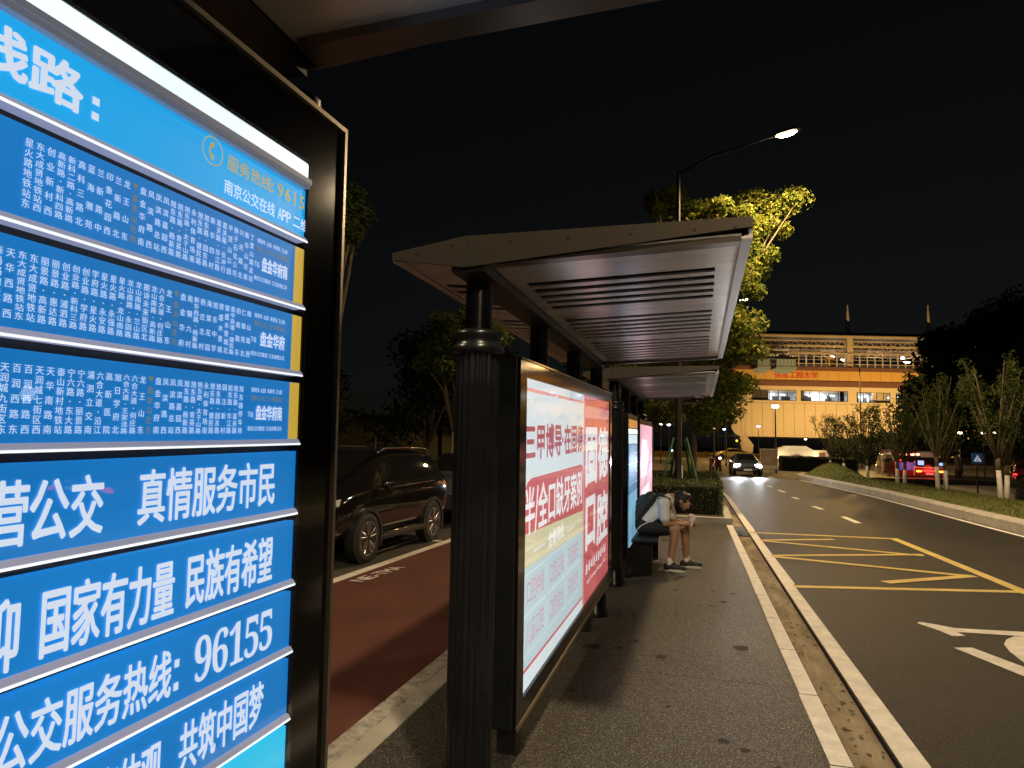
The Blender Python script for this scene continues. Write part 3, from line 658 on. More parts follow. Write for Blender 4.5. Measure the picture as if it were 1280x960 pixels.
for i, (lo, tp) in enumerate(zip(LO, tops)):
    ra = lo+.0105
    face = M['blue'] if i < 8 else (M['cyan'] if i == 8 else M['blue2'])
    if i == 0: face = M['blue2']
    p = MB().box(-1.169, .004, YP, .0275, z(ra), z(tp)).build('route_plate', face, rb)
    rl = MB(); rl.prism_x([(.027,z(lo+.001)),(.004,z(lo+.0025)),(.004,z(lo+.0055)),(.0085,z(ra)),(.027,z(ra))][::-1], -1.168, .003)
    r_ = rl.build('rail', M['rail'], rb)
    MB().box(-1.168, .003, .0030, .0045, z(lo+.0002), z(lo+.0032)).build('led_strip', M['led'], r_)
    t = MB(); names = [M['ltr'], M['ltrs'], M['gold'], M['olive']]
    if i == 0:
        put(t, '线', -.598, -.535, z(.408), z(.462), YT, .03); put(t, '路', -.531, -.467, z(.406), z(.461), YT, .03)
        for v in (.409, .428): t.sheet([(-.452,YT,z(v)),(-.442,YT,z(v)),(-.442,YT,z(v+.0095)),(-.452,YT,z(v+.0095))], 0)
        put_row(t, '服务热线：', -.211, -.087, z(.437), z(.4625), YT, .014, 2); put_row(t, '96155', -.083, .026, z(.438), z(.463), YT, .014, 2, gap=.04)
        put_row(t, '南京公交在线', -.216, -.087, z(.3975), z(.4215), YT, .012, 0); put_row(t, 'APP', -.079, -.041, z(.3990), z(.4200), YT, .012, 0, gap=.04); put_row(t, '二维码', -.034, .036, z(.3975), z(.4215), YT, .012, 0)
        cx, cz = -.243, .453                        # telephone in a ring
        for k in range(40):
            a0, a1 = 2*math.pi*k/40, 2*math.pi*(k+1)/40
            t.sheet([(cx+r*math.cos(a),YT,z(cz+r*math.sin(a))) for r, a in ((.0205,a0),(.0222,a0),(.0222,a1),(.0205,a1))], 2)
        arc = [(cx+.013*math.cos(a)+.006, cz+.013*math.sin(a)+.0) for a in [R(110+14*q) for q in range(11)]]
        wd = [.0045,.0048,.0040,.0028,.0024,.0024,.0024,.0028,.0040,.0048,.0045]
        for q in range(10):
            (xa,za),(xb_,zb_) = arc[q], arc[q+1]
            d0 = Vector((xa-cx-.006, za-cz)).normalized(); d1 = Vector((xb_-cx-.006, zb_-cz)).normalized()
            t.sheet([(xa-d0.x*wd[q],YT,z(za-d0.y*wd[q])),(xa+d0.x*wd[q]*.5,YT,z(za+d0.y*wd[q]*.5)),(xb_+d1.x*wd[q+1]*.5,YT,z(zb_+d1.y*wd[q+1]*.5)),(xb_-d1.x*wd[q+1],YT,z(zb_-d1.y*wd[q+1]))], 2)
    if i in (1, 2, 3):
        cols = (C2, C3, C4)[i-1]; last = (-.1435, -.1430, -.1545)[i-1]; n = len(cols); pitch = .01322
        va, vb = ((.273,.352), (.148,.2245), (.0235,.1005))[i-1]
        for k, s_ in enumerate(cols):
            u = last-(n-1-k)*pitch; gold = s_[0] == '▼'
            put_col(t, s_, u, .0098, z(va), z(vb), YT, .009, 3 if gold else 1)
        c = (va+vb)/2
        put_row(t, '首班车 6:00 末班车 21:00', -.130, -.046, z(c+.030), z(c+.038), YT, .006, 1)
        put_row(t, '票价：上车二元 月票有效', -.130, -.046, z(c+.016), z(c+.025), YT, .008, 3)
        put_row(t, '下站', -.1375, -.1225, z(c-.012), z(c-.002), YT, .006, 1)
        put_row(t, ('盘金华府南','盘金华府','盘金华府南')[i-1], -.1165 if i != 2 else -.113, -.044, z(c-.016), z(c+.009), YT, .022, 0)
        put_row(t, '南京公交集团 江北有限公司', -.136, -.044, z(c-.034), z(c-.026), YT, .004, 1)
        MB().box(-.0225, .0035, YP-.002, YP-.0002, z(ra+.0005), z(tp-.0005)).build('yellow_end', M['yplate'], p)
    if i == 4:
        for ch, a, b_ in (('运',-.592,-.548),('营',-.545,-.5015),('公',-.4995,-.453),('交',-.449,-.4045)): put(t, ch, a, b_, z(-.0995), z(-.026), YT, .02)
        put_row(t, '真情服务市民', -.352, -.054, z(-.0985), z(-.024), YT, .018)
    if i == 5:
        put(t, '仰', -.540, -.503, z(-.2325), z(-.151), YT, .02); put(t, '信', -.583, -.545, z(-.2325), z(-.151), YT, .02)
        put_row(t, '国家有力量', -.4805, -.278, z(-.2305), z(-.1515), YT, .02); put_row(t, '民族有希望', -.258, -.0545, z(-.228), z(-.151), YT, .02)
    if i == 6:
        put_row(t, '公交服务热线', -.526, -.276, z(-.343), z(-.276), YT, .018); put(t, '京', -.571, -.529, z(-.343), z(-.276), YT, .018)
        for v in (-.338, -.306): t.sheet([(-.2715,YT,z(v)),(-.2625,YT,z(v)),(-.2625,YT,z(v+.011)),(-.2715,YT,z(v+.011))], 0)
        put_row(t, '𝟗𝟔𝟏𝟓𝟓', -.2335, -.047, z(-.342), z(-.276), YT, .0)
    if i == 7:
        put(t, '体', -.357, -.325, z(-.461), z(-.393), YT, .018); put(t, '观', -.322, -.289, z(-.461), z(-.393), YT, .018); put(t, '客', -.392, -.360, z(-.461), z(-.393), YT, .018)
        put_row(t, '共筑中国梦', -.256, -.0655, z(-.4605), z(-.390), YT, .018)
    if t.v: t.build('lettering', names, p)
MB().box(-1.169, .0, -.0012, -.0004, z(-1.078), z(.527)).build('front_glass', M['glass'], rb)

# --- route board and pink ad box under the second shelter --------------
r2 = frame_root('route_board', (-.82, 8.25, 1.578), (0,1,.01), 1.578, 'narrow lit blue route board with an orange header behind the seated person', 'route board')
MB().rbox(-.06, 1.12, .012, .16, .30, 1.97, .008).build('cabinet', M['dark'], r2)
MB().box(0, 1.05, .004, .0115, 1.80, 1.90).build('header', M['orange'], r2)
MB().box(0, 1.05, .002, .0115, 1.725, 1.785).build('light_tube', M['tube'], r2)
for k in range(11):
    zt = 1.715-k*.122
    p = MB().box(0, 1.05, .004, .0115, zt-.108, zt).build('route_plate', M['adblue'] if k == 0 else (M['r2b'] if k > 5 else M['r2a']), r2)
    MB().box(0, 1.05, -.002, .0115, zt-.118, zt-.1095).build('rail', M['rail'], r2)
for u in (.2, .9): MB().box(u-.05, u+.05, .04, .13, -.05, .305).build('leg', M['darkmat'], r2)
a2 = frame_root('lit_ad_box', (-.86, 10.35, 1.578), (0,1,.01), 1.578, 'small lit pink ad box beyond the seated person', 'ad box')
MB().rbox(-.08, 2.55, .012, .16, .30, 1.99, .008).build('cabinet', M['dark'], a2)
p2 = MB().box(0, 2.45, .004, .0115, .42, 1.90).build('poster', M['pink'], a2)
q = MB(); q.sheet([(.1,.002,1.1),(1.1,.002,1.1),(1.2,.002,1.65),(.2,.002,1.68)], 0); q.sheet([(.1,.002,.55),(1.9,.002,.6),(1.8,.002,.95),(.1,.002,.9)], 0)
q.build('poster_fields', [M['pinkw']], p2)
for u in (.3, 2.2): MB().box(u-.05, u+.05, .04, .13, -.05, .305).build('leg', M['darkmat'], a2)
b = empty('bench', (-.72, 9.3, 0), 0, 'black metal bench under the second shelter, the person sits on it', 'bench')
MB().rbox(-.19, .2, -.75, .75, .40, .435, .012).build('seat', M['darkmat'], b)
for y in (-.6, .6): MB().box(-.13, .14, y-.025, y+.025, 0, .402).build('leg', M['darkmat'], b)
d = empty('dome_camera', (-.02, 11.25, 2.405), 0, 'small dome security camera hanging under the far corner of the second roof', 'camera')
k = MB(); k.lathe([(.06,-.05),(.07,0)], (0,0,0), 16); k.build('housing', M['rim'], d)
MB().ball((0,0,-.06), .055, 12).build('dome', M['blackgloss'], d)

# ================================================================== VEHICLES
def make_car(name, loc, rz, label, cat, L, H, Wd, paint, sta, wr=.34, wx=(.30,-.29), group=None, rail=False, detail=2, glass='carglass', alloy='alloy'):
    root = empty(name, loc, rz, label, cat, group); hw = Wd/2
    bm = bmesh.new(); rows = []
    for t, zb, be, tp, w, wrf in sta:
        x = t*L; w *= hw; wrf *= hw; zb *= H; be *= H; tp *= H
        half = [(0,zb),(.8*w,zb),(.97*w,zb+.10*H),(w,zb+.5*(be-zb)),(.985*w,be-.04*H),(.955*w,be),
                (.955*w+(wrf-.955*w)*.9, be+(tp-be)*.86),(wrf*.88,tp-.004),(wrf*.45,tp+.012),(0,tp+.016)]
        rows.append([bm.verts.new((x,y,z)) for y,z in half]+[bm.verts.new((x,-y,z)) for y,z in half[-2:0:-1]])
    n = len(rows[0])
    cow = [i for i, s in enumerate(sta)]
    for i in range(len(rows)-1):
        t0, t1 = sta[i][0], sta[i+1][0]
        for j in range(n):
            f = bm.faces.new((rows[i][j], rows[i][(j+1)%n], rows[i+1][(j+1)%n], rows[i+1][j]))
            jj = j if j < 9 else n-1-j
            mi = 0
            if jj == 5 and t0 >= make_car.side[0]-1e-4 and t1 <= make_car.side[1]+1e-4: mi = 1
            if jj in (7,8) and t0 >= make_car.ws[0]-1e-4 and t1 <= make_car.ws[1]+1e-4: mi = 2
            if jj in (7,8) and t0 >= make_car.rw[0]-1e-4 and t1 <= make_car.rw[1]+1e-4: mi = 3
            f.material_index = mi; f.smooth = True
    bm.faces.new(rows[0]); bm.faces.new(rows[-1][::-1])
    me = bpy.data.meshes.new('t'); bm.to_mesh(me); bm.free()
    for _ in range(4): me.materials.append(paint)
    o = bpy.data.objects.new('t', me); COL.objects.link(o); md = o.modifiers.new('s','SUBSURF'); md.levels = detail; md.render_levels = detail
    dg = bpy.context.evaluated_depsgraph_get(); ev = bpy.data.meshes.new_from_object(o.evaluated_get(dg)); bpy.data.objects.remove(o)
    V = [v.co.copy() for v in ev.vertices]
    for mi, nm, mt in ((0,'body',paint),(1,'side_windows',M[glass]),(2,'windscreen',M[glass]),(3,'rear_window',M[glass])):
        mp, mb = {}, MB()
        for p in ev.polygons:
            if p.material_index != mi: continue
            f = []
            for k in p.vertices:
                if k not in mp: mp[k] = len(mb.v); mb.v.append(tuple(V[k]))
                f.append(mp[k])
            mb.f.append(tuple(f)); mb.m.append(0); mb.smooth.append(True)
        if mb.f and mi == 1:
            for s in (1,-1):
                h = MB(); h.v = mb.v; idx = [i for i, f in enumerate(mb.f) if mb.v[f[0]][1]*s > 0]
                h2 = MB(); mp2 = {}
                for i in idx:
                    g_ = []
                    for k in mb.f[i]:
                        if k not in mp2: mp2[k] = len(h2.v); h2.v.append(mb.v[k])
                        g_.append(mp2[k])
                    h2.f.append(tuple(g_)); h2.m.append(0); h2.smooth.append(True)
                h2.build('side_window', mt, root)
        elif mb.f: mb.build(nm, mt, root)
    for wxx in wx:
        for s in (1, -1):
            x, y = wxx*L, s*(hw-.01)
            tw = MB(); R_ = wr
            prof = [(R_*.62,-.20),(R_*.93,-.205),(R_,-.18),(R_,-.03),(R_*.95,-.002),(R_*.70,.006),(R_*.66,-.02)]
            tw.lathe([(r,h*s) for r,h in prof], (x,y+.012*s,R_), 32, 'y'); wv = tw.build('wheel', M['rubber'], root)
            rm = MB()
            rm.lathe([(R_*.69,.004*s),(R_*.66,-.012*s),(R_*.63,-.03*s)], (x,y+.012*s,R_), 32, 'y', 1)
            rm.lathe([(R_*.16,-.02*s),(R_*.15,.0*s),(R_*.05,.006*s)], (x,y+.010*s,R_), 16, 'y', 0)
            for k in range(5):
                a = 2*math.pi*k/5+.3
                for q in (-.16,.16):
                    c0 = (x+R_*.14*math.cos(a+q), y+.004*s, R_+R_*.14*math.sin(a+q)); c1 = (x+R_*.66*math.cos(a+q*1.25), y+.010*s, R_+R_*.66*math.sin(a+q*1.25))
                    rm.tube(c0, c1, R_*.045, R_*.055, 6)
            for k in range(40):
                a0, a1 = 2*math.pi*k/40, 2*math.pi*(k+1)/40
                rm.sheet([(x+r*R_*math.cos(a),y+.012*s+.007*s,R_+r*R_*math.sin(a)) for r,a in ((.64,a0),(.69,a0),(.69,a1),(.64,a1))], 0)
            rm.build('rim', [M[alloy], M['plastic']], wv)
            ar = MB()
            for k in range(24):
                a0, a1 = R(-22+224*k/24), R(-22+224*(k+1)/24)
                q = [(x+r*R_*math.cos(a),R_+r*R_*math.sin(a)) for r,a in ((1.06,a0),(1.2,a0),(1.2,a1),(1.06,a1))]
                yo, yi = y+.02*s, y-.10*s
                ar.add([(a,yo,b) for a,b in q]+[(a,yi,b) for a,b in q], [(0,1,2,3),(4,5,6,7),(0,1,5,4),(2,3,7,6),(1,2,6,5),(0,3,7,4)])
            ar.lathe([(R_*1.07,0),(R_*1.0,.002*s)], (x,y-.001*s,R_), 24, 'y')
            ar.build('wheel_arch', M['plastic'], root)
    return root
SUV = [(-.5,.28,.50,.56,.82,.66),(-.492,.24,.62,.72,.90,.70),(-.47,.20,.665,.84,.96,.70),(-.40,.19,.675,.965,.99,.70),(-.28,.18,.675,1.0,1,.71),(-.08,.18,.665,1.0,1,.71),(.06,.18,.66,.985,1,.70),
       (.14,.18,.655,.90,1,.72),(.245,.18,.65,.685,.99,.84),(.32,.18,.64,.665,.98,.86),(.42,.19,.60,.625,.95,.80),(.475,.21,.52,.55,.88,.72),(.5,.26,.40,.44,.76,.6)]
make_car.side = (-.40,.14); make_car.ws = (.06,.245); make_car.rw = (-.492,-.40)
# the black car parked beside the red path
wf = gnd(465,704,-.15)
sv = make_car('parked_car', (-4.54-.86, 10.04, -.15), R(-91.3), 'black sport utility car parked beside the red path, alloy wheels towards the shelter', 'car', 4.05, 1.56, 1.78, M['carblack'], SUV, .35, (.282,-.288), 'cars parked in the bays')
hw = .89
for s in (1,-1):
    h = MB(); h.add([(1.76,s*.80,.93),(1.93,s*.62,.90),(1.955,s*.40,.875),(1.955,s*.42,.80),(1.94,s*.66,.80),(1.80,s*.80,.84),
                     (1.72,s*.78,.93),(1.87,s*.6,.90),(1.89,s*.4,.875),(1.89,s*.4,.80),(1.87,s*.62,.80),(1.74,s*.78,.84)], [(0,1,4,5),(1,2,3,4),(6,7,1,0),(7,8,2,1),(11,10,4,5),(10,9,3,4)]); h.build('headlight', M['lens'], sv)
    f = MB(); f.add([(1.90,s*.70,.60),(1.955,s*.60,.60),(1.93,s*.72,.44),(1.85,s*.80,.44)], [(0,1,2,3)]); f.build('fog_lamp_panel', M['chrome'], sv)
    m = MB(); m.ball((.80,s*1.0,1.09), (.075,.11,.075), 12); m.rbox(.78,.84,min(s*.86,s*.96),max(s*.86,s*.96),1.04,1.075,.01); m.build('wing_mirror', M['carblack'], sv)
    r_ = MB(); r_.path([(-1.5,s*.60,1.53),(-1.35,s*.605,1.60),(-.4,s*.62,1.615),(.25,s*.61,1.60),(.42,s*.60,1.53)], .018, 8); r_.build('roof_rail', M['chrome'], sv)
    for x in (.22,-.78):
        d = MB(); d.rbox(x-.09,x+.09,min(s*.875,s*.90),max(s*.875,s*.90),.93,.955,.006); d.build('door_handle', M['chrome'], sv)
    w = MB(); w.path([(-1.2,s*.872,1.05),(-.3,s*.888,1.035),(.55,s*.886,1.025),(.86,s*.87,1.02)], .010, 6); w.build('window_trim', M['chrome'], sv)
    k = MB(); k.rbox(-.85,.80,min(s*.83,s*.905),max(s*.83,s*.905),.27,.34,.012); k.build('side_skirt', M['plastic'], sv)
    k = MB(); k.path([(-.72,s*.889,.36),(.74,s*.889,.36)], .010, 6); k.build('sill_trim', M['chrome'], sv)
    k = MB(); k.rbox(-1.98,-1.80,min(s*.60,s*.815),max(s*.60,s*.815),.88,.98,.02); k.build('tail_light', M['carred'], sv)
gl = MB(); gl.rbox(1.93,1.985,-.38,.38,.52,.80,.02); gg = gl.build('grille', M['plastic'], sv)
b_ = MB()
for k in range(5): b_.box(1.984,1.992,-.36,.36,.55+.05*k,.563+.05*k)
b_.build('grille_bars', M['chrome'], gg)
MB().rbox(1.99,2.005,-.22,.22,.57,.70,.004).build('number_plate', M['plate'], sv)
MB().rbox(1.80,2.0,-.70,.70,.25,.36,.03).build('bumper_lip', M['plastic'], sv)
# second car in the row
c2 = make_car('parked_car', (-5.25, 15.2, -.15), R(-90), 'dark car behind the black sport utility car, half hidden by the shelter column', 'car', 4.5, 1.48, 1.8, M['carslate'], SUV, .33, (.29,-.29), 'cars parked in the bays')

SEDAN = [(-.5,.30,.52,.58,.80,.66),(-.48,.22,.64,.70,.92,.72),(-.42,.19,.67,.74,.97,.78),(-.33,.18,.68,.80,1,.74),(-.20,.18,.68,.97,1,.68),(-.06,.18,.67,1.0,1,.68),(.04,.18,.66,.98,1,.68),
         (.13,.18,.655,.86,1,.72),(.235,.18,.64,.68,.99,.84),(.33,.18,.61,.65,.97,.84),(.43,.19,.55,.60,.93,.78),(.48,.22,.46,.50,.85,.68),(.5,.28,.38,.42,.74,.58)]
make_car.side = (-.33,.13); make_car.ws = (.04,.235); make_car.rw = (-.33,-.20)
p = gnd(933,596,-.05)
oc = make_car('oncoming_car', (2.45, 42.0, -.05), R(-88), 'dark oncoming car with both white headlights glaring on the road', 'car', 4.5, 1.45, 1.8, M['carslate'], SEDAN, .33, (.30,-.30))
for s in (1,-1):
    h = MB(); h.ball((2.10,s*.62,.66), (.10,.25,.14), 12); h.build('headlight', M['headlamp'], oc)
oc.scale = (.86,.86,.86)
MB().rbox(2.2,2.26,-.25,.25,.36,.48,.005).build('number_plate', M['plate'], oc)
MB().rbox(2.16,2.25,-.40,.40,.50,.64,.02).build('grille', M['plastic'], oc)
for s in (1,-1): light('headlight_beam', 'SPOT', (2.3,s*.62,.66), 520, COOL, oc, None, .08, 60, .8).rotation_euler = (R(90-5),0,R(-90))
yc = make_car('passing_car', (7.3, 90, -.05), R(200), 'pale yellow saloon passing on the far cross road', 'car', 4.5, 1.42, 1.8, M['caryel'], SEDAN, .33, (.30,-.30), detail=1)
yc.location = gnd(912,574.5,-.05)*1.0; yc.location.z = -.05
rc = make_car('waiting_car', (17.5, 44.5, -.45), R(75), 'dark red car with glowing tail light behind the trunk at the frame edge', 'car', 4.3, 1.45, 1.8, M['carred'], SEDAN, .33, (.30,-.30), detail=1)
for s in (1,-1): MB().ball((-2.03,s*.62,.85), (.10,.2,.07), 10).build('tail_light', M['redlamp'] if s > 0 else M['redhot'], rc)

def van(name, loc, rz, label, L, W_, H, paint, kind):
    r = empty(name, loc, rz, label, 'van'); hw = W_/2
    prof = [(-L/2,.35),(-L/2-.04,.9),(-L/2+.02,H*.80),(-L/2+.14,H-.06),(-L/2+.3,H),(L/2-1.2,H),(L/2-.75,H-.1),(L/2-.25,1.15),(L/2,.95),(L/2,.35)]
    bm = bmesh.new(); vs = [[bm.verts.new((x, s*hw*(1.0 if z < 1.1 else .94), z)) for x, z in prof] for s in (1,-1)]
    bm.faces.new(vs[0]); bm.faces.new(vs[1][::-1]); n = len(prof)
    for i in range(n): bm.faces.new((vs[0][i], vs[1][i], vs[1][(i+1)%n], vs[0][(i+1)%n]))
    bmesh.ops.bevel(bm, geom=bm.edges[:], offset=.05, segments=2, affect='EDGES')
    bm.normal_update(); me = bpy.data.meshes.new('body'); bm.to_mesh(me); bm.free(); me.materials.append(paint)
    o = bpy.data.objects.new('body', me); COL.objects.link(o); o.parent = r
    MB().rbox(-L/2-.045,-L/2+.02,-hw*.84,hw*.84,H*.52,H*.82,.02).build('rear_window', M['carglass'], r)
    for s in (1,-1): MB().rbox(-L/2+.4,L/2-1.0,min(s*hw*.93,s*(hw*.97)),max(s*hw*.93,s*(hw*.97)),H*.58,H*.85,.015).build('side_window', M['carglass'], r)
    for x in (-L*.3, L*.3):
        for s in (1,-1):
            t = MB(); t.lathe([(.2,-.2*s),(.32,-.19*s),(.33,-.02*s),(.2,.0)], (x,s*hw,.33), 20, 'y'); t.build('wheel', M['rubber'], r)
    MB().rbox(-L/2-.07,-L/2+.05,-hw*.95,hw*.95,.30,.52,.03).build('bumper', M['plastic'], r)
    return r
Yv = 40.0
pa = gnd(1123,602,-.45)
v1 = van('brightly_lit_van', pa, R(90)-.0, 'boxy van with tall glowing red light strips and a blue rear panel', 4.6, 1.62, 2.05, M['carred'], 0)
for s in (1,-1):
    MB().rbox(-2.36,-2.30,min(s*.62,s*.72),max(s*.62,s*.72),.85,1.45,.01).build('tail_light', M['redhot'], v1)
    MB().rbox(-2.355,-2.30,min(s*.40,s*.61),max(s*.40,s*.61),1.37,1.45,.01).build('tail_light', M['redlamp'], v1)
MB().rbox(-2.37,-2.31,-.52,.52,.82,1.3,.01).build('rear_panel', M['bluead'], v1)
for y in (-.55,-.25,.05,.35): MB().ball((-2.26,y,1.78), (.06,.12,.07), 8).build('brake_light', M['redhot'], v1)
pb = gnd(1153,603,-.45)
v2 = van('minibus', pb, R(84), 'white roofed minibus with a red lit rear, stopped beside the van', 4.8, 1.80, 1.98, M['vanwhite'], 1)
MB().rbox(-2.47,-2.41,-.80,.80,.50,.98,.03).build('rear_door_panel', M['carred'], v2)
MB().rbox(-2.50,-2.46,-.70,.70,.76,.84,.01).build('light_bar', M['redlamp'], v2)
for s in (1,-1): MB().rbox(-2.51,-2.46,min(s*.45,s*.72),max(s*.45,s*.72),.72,.82,.01).build('tail_light', M['amberlamp'], v2)
MB().rbox(-2.50,-2.46,-.22,.22,.56,.68,.005).build('number_plate', M['plate'], v2)
MB().rbox(-2.455,-2.44,.30,.62,1.15,1.42,.005).build('window_sticker', M['screen'], v2)  # shares the glowing material of the painted reflection below
MB().ball((-2.45,-.6,1.22), (.02,.12,.10), 10).build('lamp_reflection_glow', M['screen'], v2)  # glowing ball stands in for a lamp's reflection in the glass
light('tail_glow', 'POINT', (-2.9,0,.9), 25, (1,.08,.05), v2, size=.3); light('tail_glow', 'POINT', (-2.9,0,1.1), 30, (1,.08,.05), v1, size=.3)
def scooter(loc, rz, label, paint, lampon):
    r = empty('scooter', loc, rz, label, 'scooter', 'scooters by the junction')
    for x in (.6,-.6):
        t = MB(); t.lathe([(.12,-.05),(.24,-.05),(.25,0),(.24,.05),(.12,.05)], (x,0,.25), 18, 'y'); t.build('wheel', M['rubber'], r)
    b = MB(); b.path([(.62,0,.35),(.5,0,.75),(.42,0,.98)], [.05,.09,.05], 8); b.path([(.5,0,.45),(.2,0,.28),(-.1,0,.3),(-.3,0,.55),(-.75,0,.68)], [.10,.08,.10,.17,.10], 10); b.build('body', paint, r)
    MB().rbox(-.7,-.12,-.13,.13,.70,.80,.03).build('seat', M['plastic'], r)
    h = MB(); h.tube((.42,-.32,1.0),(.42,.32,1.0),.018); h.build('handlebar', M['plastic'], r)
    MB().ball((.53,0,.86), (.05,.08,.06), 8).build('headlight', M['headlamp'] if lampon else M['lens'], r)
    return r
scooter(gnd(898,589,-.05), R(-80), 'red scooter with its white headlight on, left of the oncoming car', M['carred'], True)
scooter(gnd(890,588,-.05), R(-100), 'dark red scooter without light beside the hedge end', M['carred'], False)

# ================================================================== PERSON
def blob(name, prims, m, parent, voxel=.012, smooth=4, sub=0):
    mb = MB()
    for p in prims:
        if p[0] == 'c':
            _, a, b, r0, r1 = p; mb.tube(a, b, r0, r1, 14); mb.ball(a, r0, 14); mb.ball(b, r1, 14)
        else: mb.ball(p[1], p[2], 16)
    o = mb.build('t', m); md = o.modifiers.new('r','REMESH'); md.mode = 'VOXEL'; md.voxel_size = voxel; md.use_smooth_shade = True
    sm = o.modifiers.new('s','SMOOTH'); sm.iterations = smooth; sm.factor = .5
    dg = bpy.context.evaluated_depsgraph_get(); me = bpy.data.meshes.new_from_object(o.evaluated_get(dg)); bpy.data.objects.remove(o)
    me.name = name; me.materials.clear(); me.materials.append(m)
    for p in me.polygons: p.use_smooth = True
    q = bpy.data.objects.new(name, me); COL.objects.link(q)
    if parent is not None: q.parent = parent
    return q
pr = empty('person', (-.60, 9.2, 0), 0, 'person in white tee and black shorts sitting bent forward on the bench, looking down', 'person')
# local x towards the road, y away from the viewer
def tr_(p): return Vector((p[0]+.60, p[1], p[2]))
hipN, hipF = tr_((-.68,-.09,.525)), tr_((-.68,.09,.525))
knN, knF = tr_((-.315,-.13,.525)), tr_((-.20,.14,.515))
anN, anF = tr_((-.385,-.155,.085)), tr_((-.185,.18,.085))
shN, shF = tr_((-.455,-.17,.845)), tr_((-.43,.17,.85))
elN, elF = tr_((-.44,-.205,.60)), tr_((-.36,.2,.60)); wrN, wrF = tr_((-.205,-.06,.585)), tr_((-.15,.07,.58))
nk, hd = tr_((-.365,0,.915)), tr_((-.235,0,.895))
body = [('c',hipN,knN,.085,.062),('c',hipF,knF,.085,.062),('c',knN,anN,.060,.036),('c',knF,anF,.060,.036),('c',anN,anN+Vector((.10,-.02,-.04)),.036,.032),('c',anF,anF+Vector((.11,0,-.04)),.036,.032),
        ('c',tr_((-.69,0,.55)),tr_((-.50,0,.78)),.13,.13),('c',tr_((-.50,0,.78)),nk,.11,.062),('c',shN,shF,.07,.07),
        ('c',shN,elN,.05,.040),('c',shF,elF,.05,.040),('c',elN,wrN,.040,.026),('c',elF,wrF,.040,.026),
        ('c',nk,hd,.055,.05),('b',hd,(.092,.078,.10)),('b',hd+Vector((.035,0,-.06)),(.062,.058,.062)),('b',hd+Vector((.088,0,-.052)),(.017,.014,.022)),('b',hd+Vector((.072,0,-.095)),(.018,.024,.012)),('b',hd+Vector((.02,0,-.115)),(.03,.03,.02)),
        ('b',hd+Vector((-.012,-.08,-.02)),(.022,.010,.03)),('b',hd+Vector((-.012,.08,-.02)),(.022,.010,.03))]
def hand(w, d, side, up_):
    d = Vector(d).normalized(); s = Vector(side).normalized(); u = Vector(up_).normalized(); out = [('c',w,w+d*.05,.026,.034),('c',w+d*.035-s*.022,w+d*.085-s*.02,.018,.017),('c',w+d*.035+s*.022,w+d*.085+s*.02,.018,.017)]
    for k, (o_, l) in enumerate(((-.030,.060),(-.010,.072),(.010,.068),(.030,.052))):
        a = w+d*.085+s*o_; b = a+d*l*.5+u*.012; c = b+d*l*.25+u*.035
        out += [('c',a,b,.0095,.009),('c',b,c,.009,.008)]
    t0 = w+d*.03-s*.034; out += [('c',t0,t0+d*.035-s*.02+u*.012,.012,.010),('c',t0+d*.035-s*.02+u*.012,t0+d*.065-s*.012+u*.03,.010,.009)]
    return out
body += hand(wrN, (.9,.35,.05), (.3,-.9,0), (0,.25,.9)) + hand(wrF, (1,-.15,-.1), (.1,1,0), (0,0,1))
bd = blob('body', body, M['skin'], pr, .0075, 3)
bd.parent = pr
blob('hair', [('b',hd+Vector((-.012,0,.028)),(.105,.088,.092)),('b',hd+Vector((-.055,0,-.02)),(.06,.08,.07)),('b',hd+Vector((.06,0,.045)),(.055,.078,.045)),('b',hd+Vector((.02,-.06,.0)),(.045,.026,.04)),('b',hd+Vector((.02,.06,.0)),(.045,.026,.04))], M['hair'], pr, .009, 2)
for s in (-1,1):
    MB().ball(hd+Vector((.084,s*.032,-.018)), (.007,.010,.006), 8).build('eye', M['hair'], pr)
blob('tee', [('c',tr_((-.70,0,.56)),tr_((-.50,0,.78)),.145,.148),('c',tr_((-.70,-.05,.57)),tr_((-.5,-.07,.78)),.12,.11),('c',tr_((-.70,.05,.57)),tr_((-.5,.07,.78)),.12,.11),('c',tr_((-.50,0,.78)),tr_((-.40,0,.885)),.12,.085),('c',shN,shF,.082,.082),
      ('c',shN,shN+(elN-shN)*.72,.072,.070),('c',shF,shF+(elF-shF)*.72,.072,.070)], M['tee'], pr, .012, 3)
blob('shorts', [('c',tr_((-.70,-.06,.54)),tr_((-.67,.06,.54)),.135,.135),('c',hipN,hipN+(knN-hipN)*.66,.112,.092),('c',hipF,hipF+(knF-hipF)*.60,.112,.092)], M['shorts'], pr, .012, 3)
for a, nm in ((anN,'n'),(anF,'f')):
    dx = Vector((1,-.15 if nm == 'n' else .05,0)).normalized()
    blob('sock', [('c',a+Vector((0,0,.06)),a+Vector((0,0,-.01)),.043,.045)], M['sock'], pr, .009, 1)
    sh_ = blob('shoe', [('c',a+dx*-.035+Vector((0,0,-.03)),a+dx*.05+Vector((0,0,-.020)),.050,.050),('c',a+dx*.05+Vector((0,0,-.036)),a+dx*.165+Vector((0,0,-.038)),.050,.036)], M['shoe'], pr, .009, 2)
    so = MB(); n = Vector((-dx.y, dx.x, 0)); pts = []
    for k in range(20):
        t = 2*math.pi*k/20; pts.append(a+dx*(.06+.135*math.cos(t))+n*(.045*math.sin(t)*(1+.12*math.cos(t))))
    so.prism([(q.x,q.y) for q in pts], .002, .034); so.build('sole', M['sole'], sh_)
bp_ = empty('backpack', (-.70, 9.2, .62), 0, 'black backpack with looped straps worn on the bent back', 'backpack')
def tb(p): return Vector((p[0]+.70, p[1], p[2]-.62))
